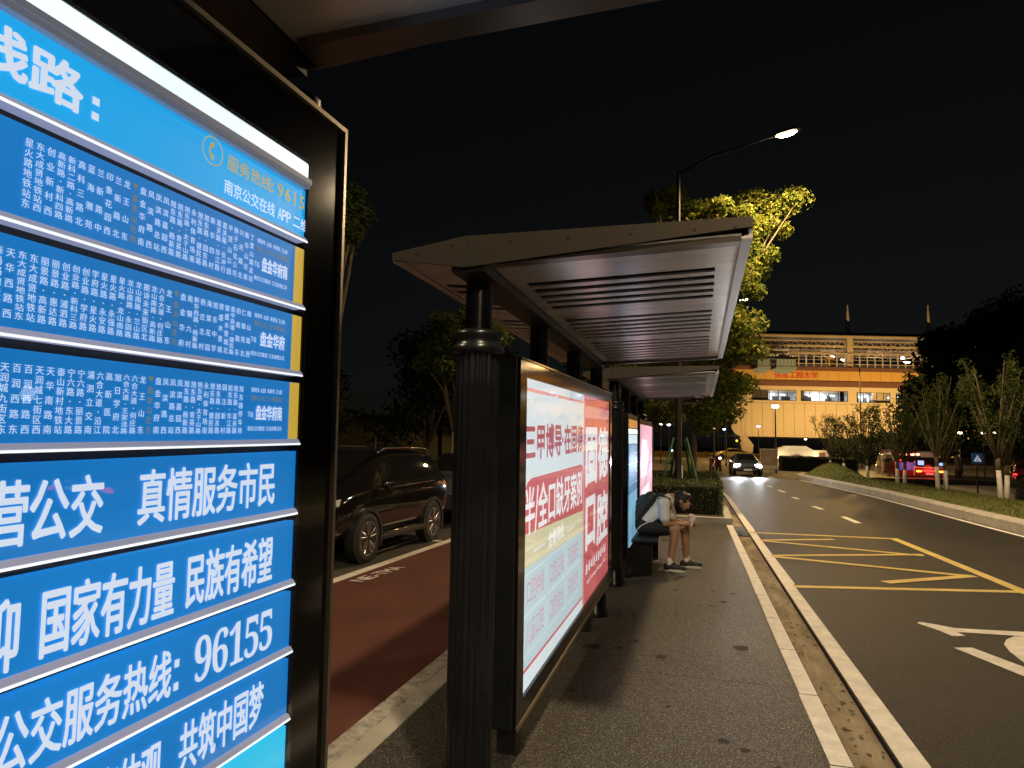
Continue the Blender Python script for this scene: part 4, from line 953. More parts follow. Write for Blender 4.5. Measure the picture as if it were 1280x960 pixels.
blob('bag', [('c',tb((-.85,-.07,.60)),tb((-.64,-.08,.90)),.10,.085),('c',tb((-.85,.07,.60)),tb((-.64,.08,.90)),.10,.085),('c',tb((-.90,0,.62)),tb((-.72,0,.88)),.09,.07)], M['bag'], bp_, .012, 3)
for s in (-1,1):
    st = MB(); st.path([tb((-.60,s*.11,.915)),tb((-.50,s*.125,.955)),tb((-.39,s*.13,.905)),tb((-.375,s*.14,.80)),tb((-.46,s*.155,.68)),tb((-.62,s*.15,.585)),tb((-.78,s*.13,.55))], .017, 8); st.build('strap', M['bag'], bp_)
st = MB(); st.path([tb((-.66,-.17,.60)),tb((-.74,-.2,.56)),tb((-.80,-.2,.50)),tb((-.78,-.19,.45))], .007, 6); st.build('loose_strap', M['tee'], bp_)
ts = blob('held_tissue', [('b',(0,0,0),(.035,.03,.05)),('b',(.012,.01,.045),(.038,.03,.032)),('b',(-.012,-.012,.055),(.03,.028,.03)),('b',(-.005,0,-.055),(.022,.022,.04)),('b',(.03,0,.02),(.02,.02,.02))], M['tissue'], None, .008, 1)
ts.location = (-.115, 9.12, .645); tag(ts, 'crumpled pale pink tissue held in the sitting person\'s hands', 'tissue')

# ================================================================== TREES, HEDGES
def leaves(mb, c, r, n, size, rnd, mis=(0,), up=.35, shell=.55):
    c = Vector(c); r = r if hasattr(r,'__len__') else (r,r,r)
    for _ in range(n):
        d = Vector((rnd.gauss(0,1), rnd.gauss(0,1), rnd.gauss(0,1))).normalized(); q = (shell+(1-shell)*rnd.random()) if rnd.random() < .75 else rnd.random()
        p = c+Vector((d.x*r[0]*q, d.y*r[1]*q, d.z*r[2]*q)); s = size*rnd.uniform(.6,1.3)
        nn = (d*.6+Vector((rnd.gauss(0,1), rnd.gauss(0,1), rnd.gauss(0,1)+up))).normalized(); a = nn.orthogonal().normalized()
        t = rnd.random()*6.28; b = nn.cross(a); a2 = a*math.cos(t)+b*math.sin(t); b2 = nn.cross(a2)
        f = nn*s*.12
        mb.add([p-a2*s*.5, p-b2*s*.24+f, p+a2*s*.5, p+b2*s*.24+f], [(0,1,2),(0,2,3)], rnd.choice(mis))
def limb_tree(trunk, base, clumps, r0, rnd, fork):
    """tapered trunk to a fork, then a limb to every clump centre"""
    base, fork = Vector(base), Vector(fork)
    mid = (base+fork)/2+Vector((rnd.uniform(-.06,.06), rnd.uniform(-.06,.06), 0))
    trunk.path([base-Vector((0,0,.1)), base+Vector((0,0,.12)), mid, fork], [r0*1.35, r0, r0*.85, r0*.7], 10)
    for c in clumps:
        c = Vector(c); m = fork+(c-fork)*.5+Vector((rnd.uniform(-.15,.15), rnd.uniform(-.15,.15), rnd.uniform(0,.25)))
        trunk.path([fork-Vector((0,0,.1)), m, c], [r0*.5, r0*.3, r0*.1], 6)
rnd = random.Random(11)
# the tree in the planter, lit yellow green by the lamp above
ta = empty('planter_tree', aty(848,600,17.2).xy.to_3d(), 0, 'leafy tree lit yellow green by the street lamp, staked in the planter', 'tree'); ta.location.z = .1
o = Vector(ta.location)
cl = [(940,250,13,18.6),(985,248,15,18.6),(1002,243,8,18.5),(962,264,14,18.7),(945,283,18,18.5),(970,290,10,18.7),(958,318,11,18.3),(925,262,10,18.2),(925,305,20,18.2),(945,335,14,18.4),(915,345,26,17.6),(940,362,13,18),(905,395,26,17.8),(935,405,20,17.6),(930,440,16,17.5),(895,440,24,18),(905,480,24,18.2),
      (870,262,17,18.2),(845,248,16,18),(822,245,13,17.8),(820,262,14,17.9),(880,290,20,18),(850,290,22,18.5),(880,345,26,18.4),(900,255,13,17.5),(870,470,20,18.0),(880,505,20,18.1),(905,520,17,17.9),(850,400,30,18.6)]
cr = MB(); tips = []
for px, py, rp, Y in cl:
    c = aty(px,py,Y)-o; rr = rp*Y/850*1.05; tips.append(c)
    rr *= 1.25; leaves(cr, c+Vector((rnd.uniform(-.1,.1),0,rnd.uniform(-.1,.1))), (rr*rnd.uniform(.9,1.5),rr*1.3,rr*rnd.uniform(.6,.95)), int(170+rr*rr*3000), .125, rnd, (0,0,0,0,1) if py > 300 else (0,0,1), shell=.35)  # more of the lamplit yellow leaves high up, near the lamp
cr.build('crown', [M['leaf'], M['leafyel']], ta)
tk = MB(); limb_tree(tk, (0,0,0), tips, .10, rnd, aty(849,500,17.5)-o); tk.build('trunk', M['bark'], ta)
wt = MB(); wt.lathe([(.128,-.05),(.108,.15),(.10,1.0)], (0,0,0), 14); wt.build('white_trunk_band', M['whitebark'], ta)
for k, (a, b) in enumerate((((842,547,17.0),(820,600,16.4)),((858,547,17.0),(880,600,16.6)),((846,550,17.5),(832,598,18.2)),((856,550,17.5),(868,596,18.3)))):
    pa_, pb_ = aty(*a), aty(*b); pb_.z = .1
    tag(MB().tube(pb_, pa_, .03, .028, 8).build('tree_stake', M['greenpost']), ('green stake leaning up to the planter tree, nearest the lit pink ad','green stake sloping down beside the hedge end','green stake behind the trunk, sloping towards the shelter','green stake behind the lamp pole, sloping towards the road')[k], 'stake', 'green stakes propping the planter tree')
# second tree behind the shelters: yellow green boughs seen between the roofs
tb2 = empty('young_tree', (-1.7, 23.5, .1), 0, 'bright yellow green tree seen in the gap between the two shelter roofs', 'tree'); o = Vector(tb2.location)
cr = MB(); tips = []
for px, py, rp in ((820,455,18),(845,450,20),(800,460,16),(835,480,20),(820,510,16),(838,522,14),(850,505,14),(780,462,12),(860,470,16)):
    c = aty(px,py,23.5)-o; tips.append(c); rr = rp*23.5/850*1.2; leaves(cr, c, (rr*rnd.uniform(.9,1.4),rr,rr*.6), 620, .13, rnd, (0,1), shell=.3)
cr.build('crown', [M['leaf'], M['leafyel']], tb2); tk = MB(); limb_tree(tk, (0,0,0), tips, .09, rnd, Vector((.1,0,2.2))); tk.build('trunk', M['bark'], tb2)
td = empty('planter_tree', aty(866,600,21.5).xy.to_3d(), 0, 'darker tree right behind the lamp pole in the planter', 'tree'); td.location.z = .1; o = Vector(td.location)
cr = MB(); tips = []
for px, py, rp in ((885,470,24),(905,500,24),(880,530,18),(895,420,26),(925,480,16),(870,500,18)):
    c = aty(px,py,21.5)-o; tips.append(c); rr = rp*21.5/850*1.2; leaves(cr, c, (rr*rnd.uniform(.9,1.4),rr,rr*.7), 700, .13, rnd, (0,), shell=.3)
cr.build('crown', [M['leaf']], td); tk = MB(); limb_tree(tk, (0,0,0), tips, .10, rnd, Vector((0,0,2.4))); tk.build('trunk', M['bark'], td)

def hedge(name, poly_x, y0, y1, z0, h, label, n, size, leafm='leafhedge', group=None):
    xa, xb_ = poly_x; hh = empty(name, ((xa+xb_)/2,(y0+y1)/2,z0), 0, label, 'hedge', group); ox, oy = (xa+xb_)/2, (y0+y1)/2
    MB().rbox(xa-ox+.06,xb_-ox-.06,y0-oy+.06,y1-oy-.06,-.05,h-.06,.05).build('dark_core', M['core'], hh)  # near-black box fills the hedge behind its leaves
    mb = MB(); rn = random.Random(len(label))
    A = [((xb_-xa)*(y1-y0),'t'),((xb_-xa)*h,'f'),((y1-y0)*h,'r'),((y1-y0)*h,'l')]; tot = sum(a for a,_ in A)
    for a, w in A:
        for _ in range(int(n*a/tot)):
            u, v = rn.random(), rn.random()
            p, d = {'t':((xa+u*(xb_-xa),y0+v*(y1-y0),h),(0,0,1)),'f':((xa+u*(xb_-xa),y0,v*h),(0,-1,0)),'r':((xb_,y0+u*(y1-y0),v*h),(1,0,0)),'l':((xa,y0+u*(y1-y0),v*h),(-1,0,0))}[w]
            p = Vector((p[0]-ox,p[1]-oy,p[2]))+Vector(d)*rn.uniform(-.08,.035)
            nn = (Vector(d)*.8+Vector((rn.gauss(0,1),rn.gauss(0,1),rn.gauss(0,1)))*.7).normalized(); s = size*rn.uniform(.6,1.3)
            a2 = nn.orthogonal().normalized(); t = rn.random()*6.28; b = nn.cross(a2); a3 = a2*math.cos(t)+b*math.sin(t); b3 = nn.cross(a3)
            mb.add([p-a3*s*.5, p-b3*s*.28, p+a3*s*.5, p+b3*s*.28], [(0,1,2,3)])
    mb.build('foliage', M[leafm], hh); return hh
hedge('clipped_hedge', (-1.55,.44), 15.5, 22.5, .11, .66, 'clipped box hedge in the planter at the end of the platform', 15000, .055)
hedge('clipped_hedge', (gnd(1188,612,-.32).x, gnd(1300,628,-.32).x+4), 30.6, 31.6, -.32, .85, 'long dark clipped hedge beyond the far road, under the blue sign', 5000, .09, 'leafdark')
hedge('clipped_hedge', (5.5, 10.5), 52, 54, -.05, 1.0, 'low dark hedge in front of the stone monument', 5000, .10, 'leafdark')

def pruned_tree(base, H, label, seed, nb=9, spread=1.0, leafn=700, leafsize=.10):
    rn = random.Random(seed); r = empty('pruned_tree', base, 0, label, 'tree', 'pruned trees on the median')
    tk = MB(); wt = MB(); cr = MB(); lean = Vector((rn.uniform(-.05,.05), rn.uniform(-.05,.05), 0)); fork = Vector((0,0,H*.30))+lean
    wt.path([(0,0,-.1),(lean.x*.5,lean.y*.5,H*.14),(lean.x,lean.y,H*.235)], [.085,.07,.064], 10)
    tk.path([(lean.x,lean.y,H*.23), fork, fork+Vector((0,0,.15))], [.062,.066,.05], 10)
    for k in range(nb):
        a = 2*math.pi*k/nb+rn.uniform(-.3,.3); q = rn.uniform(.25,1)*spread; top = Vector((math.cos(a)*q, math.sin(a)*q, H*rn.uniform(.72,1.0)))
        m = fork+Vector((top.x*.45, top.y*.45, (top.z-fork.z)*.42)); tk.path([fork, m, top], [.042,.026,.007], 6)
        for _ in range(3):
            t = rn.uniform(.3,.8); s = m+(top-m)*t if t > .4 else fork+(m-fork)*t*2
            e = s+Vector((rn.uniform(-.4,.4), rn.uniform(-.4,.4), rn.uniform(.25,.7)))*spread; tk.path([s,(s+e)/2+Vector((0,0,.03)),e], [.014,.009,.004], 5)
            leaves(cr, s+(e-s)*.7, (.24,.24,.30), leafn//nb//4, leafsize, rn, (0,), shell=.2)
        leaves(cr, m+(top-m)*.45, (.30,.30,.46), leafn//nb//3, leafsize, rn, (0,), shell=.2)
        leaves(cr, m+Vector((0,0,-.05)), (.34,.34,.34), leafn//nb//4, leafsize, rn, (0,), shell=.2)
    tk.build('trunk', M['bark'], r); wt.build('white_trunk_base', M['whitebark'], r); cr.build('crown', [M['leafmed']], r); return r
T = [((1252,629),4.3,'largest pruned tree on the median, nearest the camera, forked bare twigs',1,11,1.15,2400),((1259,627),3.6,'slim white trunk right behind the largest pruned tree',2,6,.8,700),
     ((1173,616),4.2,'pruned tree with bare twigs in front of the minibus',3,10,1.2,1900),((1183,615),3.6,'thinner pruned tree touching the one before the minibus',4,7,.9,900),
     ((1122,608),3.3,'small pruned tree in front of the red lit van',5,7,.9,1000),((1131,607.5),3.1,'thin white trunk tree beside the small one before the van',6,6,.8,700),
     ((1085,603),3.4,'small leafy tree on the median between the van and the grass mound',7,9,1.3,1500),((1056,597),3.4,'small tree on the median just right of the grass mound',8,9,1.2,1200),((1038,591),3.6,'thin tree at the far tip of the median behind the mound',9,8,1.1,900)]
for (px, py), H_, lab, sd, nb, sp, ln in T:
    b = gnd(px, py, .12); pruned_tree((b.x, b.y, .05), H_, lab, sd, nb, sp, int(ln*.85), .11)
b = gnd(1275,604,-.32); pruned_tree((b.x,b.y,-.35), 4.2, 'pale trunk tree beyond the far road beside the red car', 21, 9, 1.1, 1200, .13)
b = gnd(1246,603,-.32); pruned_tree((b.x,b.y,-.35), 4.4, 'grey trunk tree beyond the far road right of the blue sign', 22, 9, 1.1, 1200, .13)

def big_tree(base, cl, label, seed, m='leafdark', size=.35, dens=420, name='dark_tree', group=None, r0=.2, fork=None):
    rn = random.Random(seed); r = empty(name, base, 0, label, 'tree', group); o = Vector(base); cr = MB(); tips = []
    for c, rr in cl:
        c = Vector(c)-o; tips.append(c); leaves(cr, c, (rr,rr,rr*.8), int(dens), size, rn, (0,), shell=.4)
    cr.build('crown', [M[m]], r); tk = MB(); f = Vector(fork) if fork else Vector((0,0,max(1.5, min(t.z for t in tips)*.7)))
    limb_tree(tk, (0,0,0), tips, r0, rn, f); tk.build('trunk', M['bark'], r); return r
# tall dark trees on the right, before the station
def pxcl(lst, Y): return [(aty(x,y,Y+dy), r*(Y+dy)/850) for x,y,r,dy in lst]
G = 'tall dark trees by the station'
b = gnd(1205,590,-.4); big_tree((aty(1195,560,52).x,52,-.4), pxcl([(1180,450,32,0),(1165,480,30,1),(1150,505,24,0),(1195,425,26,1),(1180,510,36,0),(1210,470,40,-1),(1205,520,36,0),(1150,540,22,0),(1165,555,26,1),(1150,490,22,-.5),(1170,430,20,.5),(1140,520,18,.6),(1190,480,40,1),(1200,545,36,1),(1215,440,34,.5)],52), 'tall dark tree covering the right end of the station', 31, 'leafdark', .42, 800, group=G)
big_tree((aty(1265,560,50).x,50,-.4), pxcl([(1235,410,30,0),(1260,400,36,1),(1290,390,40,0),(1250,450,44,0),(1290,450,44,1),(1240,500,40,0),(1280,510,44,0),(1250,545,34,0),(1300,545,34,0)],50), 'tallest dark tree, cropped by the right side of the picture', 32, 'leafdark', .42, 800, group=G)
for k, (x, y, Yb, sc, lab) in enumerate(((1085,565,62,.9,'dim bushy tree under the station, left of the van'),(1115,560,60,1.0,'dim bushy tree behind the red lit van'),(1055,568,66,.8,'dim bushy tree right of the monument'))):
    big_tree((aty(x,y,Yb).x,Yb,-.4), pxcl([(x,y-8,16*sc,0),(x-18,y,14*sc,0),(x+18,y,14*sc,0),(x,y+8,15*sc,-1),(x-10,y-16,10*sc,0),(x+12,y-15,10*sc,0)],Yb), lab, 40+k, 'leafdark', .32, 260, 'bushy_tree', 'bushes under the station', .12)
# left: the street tree behind the parked cars and dim trees on the slope
big_tree((aty(566,600,15.5).x,15.5,-.2), pxcl([(545,440,26,0),(575,425,28,0),(560,460,22,-.4),(600,440,26,0),(530,455,16,0),(585,465,18,0),(555,405,24,.4),(590,395,24,0),(620,420,24,0)],15.5), 'street tree with slim trunk behind the parked cars, left of the column', 51, 'leafmed', .13, 520, 'street_tree', 'street trees on the left', .085, (0,0,2.0))
big_tree((-5.2,8.9,-.2), [(aty(448,268,9.6),.30),(aty(436,245,9.6),.30),(aty(440,290,9.4),.22),(aty(425,300,9.4),.34),(aty(405,270,9.6),.5),(aty(380,320,9.6),.6)], 'street tree showing only a few boughs beyond the route board', 52, 'leafmed', .11, 420, 'street_tree', 'street trees on the left', .08)
for k, (x, Y, h) in enumerate(((-11.5,17,5.5),(-10.0,24,6.5),(-14,21,7),(-8.6,29,6),(-6.6,34,6),(-12.6,32,8),(-4.6,40,6))):
    rn = random.Random(60+k); c = [((x+rn.uniform(-1.5,1.5), Y+rn.uniform(-1.2,1.2), h*rn.uniform(.3,.9)), rn.uniform(.9,1.5)) for _ in range(9)]
    big_tree((x,Y,-.5), c, ('dark tree on the left slope, first behind the parked car','dark tree on the left slope behind the slatted screen','deep dark tree at the back of the left slope','dark tree behind the street tree trunk','dark tree seen past the near column','tall dim tree far back on the left slope','dim tree behind the first shelter\'s posts')[k], 70+k, 'leafdark', .26, 330, 'dark_tree', 'dark trees on the left slope', .14)
MB_h = MB()
for i in range(31):
    for j in range(9):
        Y = -5+i*2.5; x = -11.6-j*3.2; MB_h.v.append((x, Y, -.45+ (j/8)**1.2*5.0+.25*math.sin(i*1.3+j)*(j>0)))
for i in range(30):
    for j in range(8):
        a = i*9+j; MB_h.f.append((a,a+1,a+10,a+9)); MB_h.m.append(0); MB_h.smooth.append(True)
struct(MB_h.build('hill', M['hillm']))
# slatted stair screen behind the car
ss = empty('slatted_screen', (-9.2,17.8,-.3), 0, 'dark slatted triangular screen standing behind the black parked car', 'screen')
o = Vector(ss.location); a, b, c, d = aty(469,540,17.8)-o, aty(548,582,17.8)-o, aty(548,590,17.8)-o, aty(469,590,17.8)-o
k = MB(); k.path([a,b], .045, 6); k.path([a,d], .045, 6); k.path([d,c], .04, 6); k.build('frame', M['lampgrey'], ss)
k = MB()
for q in range(1,9):
    t = q/9; p0 = a+(d-a)*t; s = min(1,t*(590-540)/(582-540)); p1 = Vector((a.x+(b.x-a.x)*s, 0, p0.z)); p1.y = p0.y; k.path([p0,p1], .022, 5)
k.build('slats', M['lampgrey'], ss)

# ================================================================== STREET LAMPS
def street_lamp(base, top_z, arm, label, power, r=.075, name='street_lamp', group='street lamps along the bus lane', lens='lamplens', vis=True, color=WARM, angle=165):
    """arm: (dx, dy, rise) from the pole top to the lamp head"""
    L = empty(name, base, 0, label, 'street lamp', group); bz = base[2]; h = top_z-bz
    p = MB(); p.lathe([(r*1.7,-.05),(r*1.7,.25),(r*1.15,.3),(r,1.0),(r*.6,h)], (0,0,0), 14); p.build('pole', M['lampgrey'], L)
    e = Vector((arm[0],arm[1],h+arm[2])); s = Vector((0,0,h-.05)); a = MB(); a.path([s, s+(e-s)*.35+Vector((0,0,.12)), e], [r*.5,r*.42,r*.36], 8); a.build('arm', M['lampgrey'], L)
    d = Vector((arm[0],arm[1],arm[2]*.6)).normalized(); sd = Vector((-d.y,d.x,0)).normalized(); u = d.cross(sd)
    hd_ = MB(); pts = []
    for t, w, hh in ((-.02,.05,.05),(.12,.11,.08),(.45,.14,.075),(.62,.08,.04)):
        c = e+d*t
        pts.append([c+sd*w-u*.0, c+sd*w*.7+u*hh, c-sd*w*.7+u*hh, c-sd*w])
    if u.z < 0:
        pts = [[q-2*(q-(e+d*t)).dot(u)*u for q in row] for row, t in zip(pts, (-.02,.12,.45,.62))]; u = -u
    for i in range(3):
        hd_.add(pts[i]+pts[i+1], [(0,1,5,4),(1,2,6,5),(2,3,7,6),(3,0,4,7)])
    hd_.add(pts[0], [(0,1,2,3)]); hd_.add(pts[-1], [(3,2,1,0)])
    hd_.build('lamp_head', M['lampgrey'], L)
    ln = MB(); c = e+d*.31-u*.012
    ring = [c+d*(.24*math.cos(2*math.pi*k/16))+sd*(.10*math.sin(2*math.pi*k/16)) for k in range(16)]
    low = [c-u*.05+d*(.15*math.cos(2*math.pi*k/16))+sd*(.065*math.sin(2*math.pi*k/16)) for k in range(16)]
    ln.add(ring+low, [(k,(k+1)%16,16+(k+1)%16,16+k) for k in range(16)]+[tuple(range(16,32))], 0, True)
    ln.build('lens', M[lens], L)
    if power:
        lo = light('lamp_light', 'SPOT', c-u*.12, power, color, L, None, .22, angle, .35)
        lo.rotation_euler = (-u).to_track_quat('-Z','Y').to_euler()
    return L
LP = 3100
pole = aty(848,600,16.6)
street_lamp((pole.x, 16.6, .1), 8.25, (2.15,-.15,.60), 'tall lit street lamp whose arm reaches over the bus lane above the planter trees', LP*1.1, color=(1.0,.68,.34))
street_lamp((-.55, -1.6, 0), 8.4, (2.3,0,.55), 'street lamp behind the viewer, lighting the platform', LP)
street_lamp((-.4, 35.2, 0), 8.3, (2.2,0,.55), 'street lamp farther along, hidden in the planter trees', LP)
street_lamp((-10.5, .5, -.4), 8.2, (2.2,0,.55), 'added street lamp on the left slope, outside the picture, lighting the red path', LP*.55, group='added street lamps on the left')  # added lamp, out of view, fills the shadows on the path
street_lamp((10.2, 17.0, .0), 8.3, (-1.6,0,.5), 'added street lamp just outside the right of the picture, lighting the median', LP*.5)  # added lamp, out of view, brightens the grass verge
street_lamp((9.3, -13.0, .1), 8.3, (-2.2,0,.55), 'added street lamp behind the viewer, there to light the median trees', LP)  # added lamp, unseen, gives the median trees their light
p = aty(1128,452,56)
street_lamp((p.x+3.6, 56, -.4), p.z-.5, (-3.0,0,.45), 'lit street lamp reaching out of the dark trees before the station', LP*.9, group=None)
street_lamp((14, 68, -.05), 9, (-1.5,-1.5,.5), 'added street lamp behind the dark trees, turning the cross road ochre', 9500, color=AMBER)  # added hidden lamp, colours the far road ochre
street_lamp((-12, 70, -.05), 9, (1.5,-1.5,.5), 'added street lamp behind the planter, turning the cross road ochre', 9500, color=AMBER)  # second hidden lamp added for the ochre road light
street_lamp((2.5, 104, -.05), 9, (0,-2.0,.5), 'street lamp on the far side of the cross road', 5000, color=AMBER, lens='lampsmall')
def post_lamp(px, py, Y, base_z, label, r=.05, lens='lampsmall', size=.22, group=None, power=0, cool=False):
    p = aty(px, py, Y); L = empty('post_lamp', (p.x, Y, base_z), 0, label, 'street lamp', group); h = p.z-base_z
    m = MB(); m.lathe([(r*1.6,0),(r*1.6,.2),(r,.3),(r*.7,h)], (0,0,0), 10); m.build('pole', M['lampgrey'], L)
    MB().ball((0,0,h), (size,size,size*.6), 10).build('lens', M[lens], L)
    k = MB(); k.lathe([(size*.9,h+size*.45),(size*.3,h+size*.8)], (0,0,0), 12); k.build('cap', M['lampgrey'], L)
    if power: light('lamp_light', 'POINT', (0,0,h-.35), power, COOL if cool else WARM, L, None, .1)
    return L
pl_ = post_lamp(969,508,58,-.05,'slim post lamp with one glowing head standing in front of the station', .07, 'lampsmall', .28, None, 220)
a = MB(); p = aty(969,470,58); a.lathe([(.05,.2),(.035,p.z+.05)], (0,0,0), 8); 
G = 'distant lamps beyond the junction'
for px, py, Y, sz, ln, lab in ((896,531,150,.32,'lampcool','far white lamp, first and lowest of the slanting row'),(902,527,170,.34,'lampcool','far white lamp, second of the slanting row'),(908,523.5,190,.3,'lampcool','far white lamp, third of the slanting row'),(913,520,210,.3,'lampcool','far white lamp, highest of the slanting row'),
    (905.5,536.5,140,.30,'lampcool','far white lamp just below the slanting row'),(921,535.5,150,.22,'lampcool','small bluish far lamp beside the station pier'),(948,533,130,.3,'lampcool','far white lamp under the station beside its pier'),(1007,549,150,.26,'lampcool','bluish far lamp above the stone monument'),
    (836,531,60,.16,'lampcool','white lamp seen between the ad box and the lamp pole, upper one'),(826,530,62,.15,'lampsmall','warm lamp left of the upper white one by the ad box'),(839,563,60,.14,'lampcool','white lamp low behind the green stakes'),(869,535,60,.15,'lampsmall','warm lamp just right of the lamp pole trunk'),
    (907,446.5,60,.15,'lampcool','white lamp shining through the planter tree leaves'),(1064,567,66,.16,'lampcool','white lamp low among the bushes right of the monument')):
    post_lamp(px, py, Y, -.1, lab, .05, ln, sz, G)
for px, lab in ((1200,'first yellow lamp glowing behind the pruned trees'),(1229,'brightest yellow lamp behind the pruned trees'),(1242,'last yellow lamp behind the pruned trees')):
    post_lamp(px, 541, 48, -.3, lab, .04, 'lampsmall', .12, 'yellow lamps behind the pruned trees')
# added across the road, out of view, for the route board glass to mirror
m2 = make_car('waiting_car', (11.6, 13.2, -.45), R(88), 'dark red car on the far road, added outside the picture, mirrored in the board glass', 'car', 4.3, 1.45, 1.8, M['carred'], SEDAN, .33, (.30,-.30), detail=1)
for s in (1,-1): MB().ball((-2.03,s*.62,.85), (.10,.24,.09), 10).build('tail_light', M['redlamp'], m2)
for q_, (x, y, h) in enumerate(((14.6,12.2,2.5),(15.4,12.0,1.9))):
    L_ = empty('post_lamp', (x,y,-.45), 0, ('taller','shorter')[q_]+' garden lamp across the road, added outside the picture, mirrored in the board glass', 'street lamp')
    MB().lathe([(.06,0),(.04,h+.45)], (0,0,0), 10).build('pole', M['lampgrey'], L_); MB().ball((0,0,h+.45), (.16,.16,.2), 10).build('lens', M['lampcool'], L_)
# traffic signals
def signal(px, py, Y, m, label):
    p = aty(px,py,Y); r = empty('traffic_light', (p.x,Y,-.05), 0, label, 'traffic light', 'signals at the junction'); h = p.z+.05
    MB().lathe([(.09,0),(.07,h)], (0,.12,0), 10).build('pole', M['lampgrey'], r)
    MB().rbox(-.55,.55,-.10,.10,h-.2,h+.2,.03).build('housing', M['plastic'], r)
    for k, x in enumerate((-.36,0,.36)): MB().ball((x,-.10,h), (.15,.04,.15), 12).build('lamp', m if k == 1 else M['blackgloss'], r)
signal(892.5,534,62,M['redhot'],'traffic light glowing red left of the station')
signal(921,551,100,M['amberlamp'],'small traffic light glowing amber beside the station pier')

# ================================================================== THE STATION
D = 130.0
st = empty('station_building', EYE+FW*0+Vector((0,0,0)), 0, 'floodlit cream and orange elevated station with steel truss hall and two masts', 'station')
o = EYE+ray(1060,500)*D; st.location = (o.x, o.y, -.6); st.rotation_euler = (0,0,YAW)
def bx(px): return (px-1060)/F_PX*D
def bz(py): return CAM_H+.6+(EYE+ray(1060,py)*D).z-CAM_H
XL, XR = bx(914), bx(1232)
def wall_with_holes(xs, z0, z1, name, m, dy=0.0, th=.35):
    mb = MB(); x = XL
    for a, b, c, d in xs:
        mb.box(x, a, dy, dy+th, z0, z1); mb.box(a, b, dy, dy+th, z0, c); mb.box(a, b, dy, dy+th, d, z1); x = b
    mb.box(x, XR, dy, dy+th, z0, z1); return mb
wins = [(bx(940),bx(995.5),bz(502.5),bz(489)),(bx(1001),bx(1060),bz(502.5),bz(489)),(bx(1071),bx(1113),bz(503),bz(490)),(bx(1120),bx(1165),bz(503),bz(490))]
zb, zt = bz(548), bz(484)
rc_ = 2.0
mb = wall_with_holes(wins, zb+rc_, zt, 'wall', None)
pts = [(XL+rc_*(1-math.cos(a)), zb+rc_*(1-math.sin(a))) for a in [math.pi/2*k/8 for k in range(9)]]
mb.prism_y([*pts, (XR,zb), (XR,zb+rc_)][::1], 0, .35)
mb.box(XL, XL+.35, .36, 14, zb+rc_, zt); mb.box(XL+rc_, XR, .36, 14, zb, zb+.4)
W_ = mb.build('lower_wall', M['facade'], st)
j = MB()
for k in range(24):
    x = XL+1.9+k*2.02
    if x < XR-.5:
        j.box(x-.035, x+.035, -.012, -.002, zb+.3, bz(505.5))
        if all(not (a-.3 < x < b+.3) for a,b,_,_ in wins): j.box(x-.03, x+.03, -.012, -.002, bz(505.5), zt-.05)
j.box(XL+.3, XR, -.014, -.003, bz(505.5)-.03, bz(505.5)+.03); j.build('panel_joints', M['joint'], W_)
for k, (a, b, c, d) in enumerate(wins):
    w = MB(); fr_ = .1
    w.box(a,b,.05,.15,c,c+fr_); w.box(a,b,.05,.15,d-fr_,d); w.box(a,a+fr_,.05,.15,c+fr_,d-fr_); w.box(b-fr_,b,.05,.15,c+fr_,d-fr_)
    for q in range(1,5): x = a+(b-a)*q/5; w.box(x-.05,x+.05,.05,.15,c+fr_,d-fr_)
    wn = w.build('window', M['lampgrey'], st)
    rm = MB(); rm.box(a-.4,b+.4,4.0,4.2,c-.8,d+.5,0); rm.box(a-.4,b+.4,.36,4,d+.3,d+.5,0); rm.box(a-.4,b+.4,.36,4,c-1,c-.8,1)
    rq = random.Random(k)
    for q in range(6):
        x = a+(b-a)*rq.random(); ww = rq.uniform(.4,1.2); rm.box(x,x+ww,2.2+q*.2,2.35+q*.2,c-.8,c+(d-c)*rq.uniform(.3,.7),1)
    rm.box(a-.4,a+(b-a)*(.42 if k == 0 else .12),1.0,1.1,c-.8,d+.3,1)
    if k == 2: rm.box(a+(b-a)*.55,b,1.0,1.1,c-.8,d+.3,2)
    rm.build('room', [M['room'], M['roomdark'], M['steel']], wn)
    pn = MB()
    for q in range(4):
        x = a+(b-a)*(q+.5)/4
        if k == 0 and q < 2: continue
        if k == 2 and q > 1: continue
        pn.box(x-.75,x+.75,1.2,2.4,d+.24,d+.296); pn.box(x-.5,x+.5,3.93,3.99,d-.75,d-.5)
    pn.build('ceiling_lamps', M['panel'], wn)
    light('room_light', 'AREA', ((a+b)/2,1.9,d+.1), 420 if k in (1,) else 260, COOL, wn, None, 2.0)
MB().box(XL-.15,XR,-.12,1,bz(484)+.002,bz(477)).build('lower_band', M['brown'], st)
uw = MB(); uw.box(XL+.5,XR,.1,1,bz(477)+.002,bz(464)); U = uw.build('upper_wall', M['facadeor'], st)
j = MB()
for k in range(24):
    x = XL+2.5+k*2.02
    if x < XR-.5: j.box(x-.03,x+.03,.085,.099,bz(477)+.05,bz(464)-.05)
j.build('panel_joints', M['joint'], U)
MB().box(XL-.3,XR,-.1,14,bz(464)+.002,bz(459)).build('deck_band', M['brown'], st)
t = MB(); put_row(t, '信息工程大学', bx(968), bx(1023.5), bz(473.8), bz(465.3), .06, .03); t.build('sign_letters', M['redsign'], st)
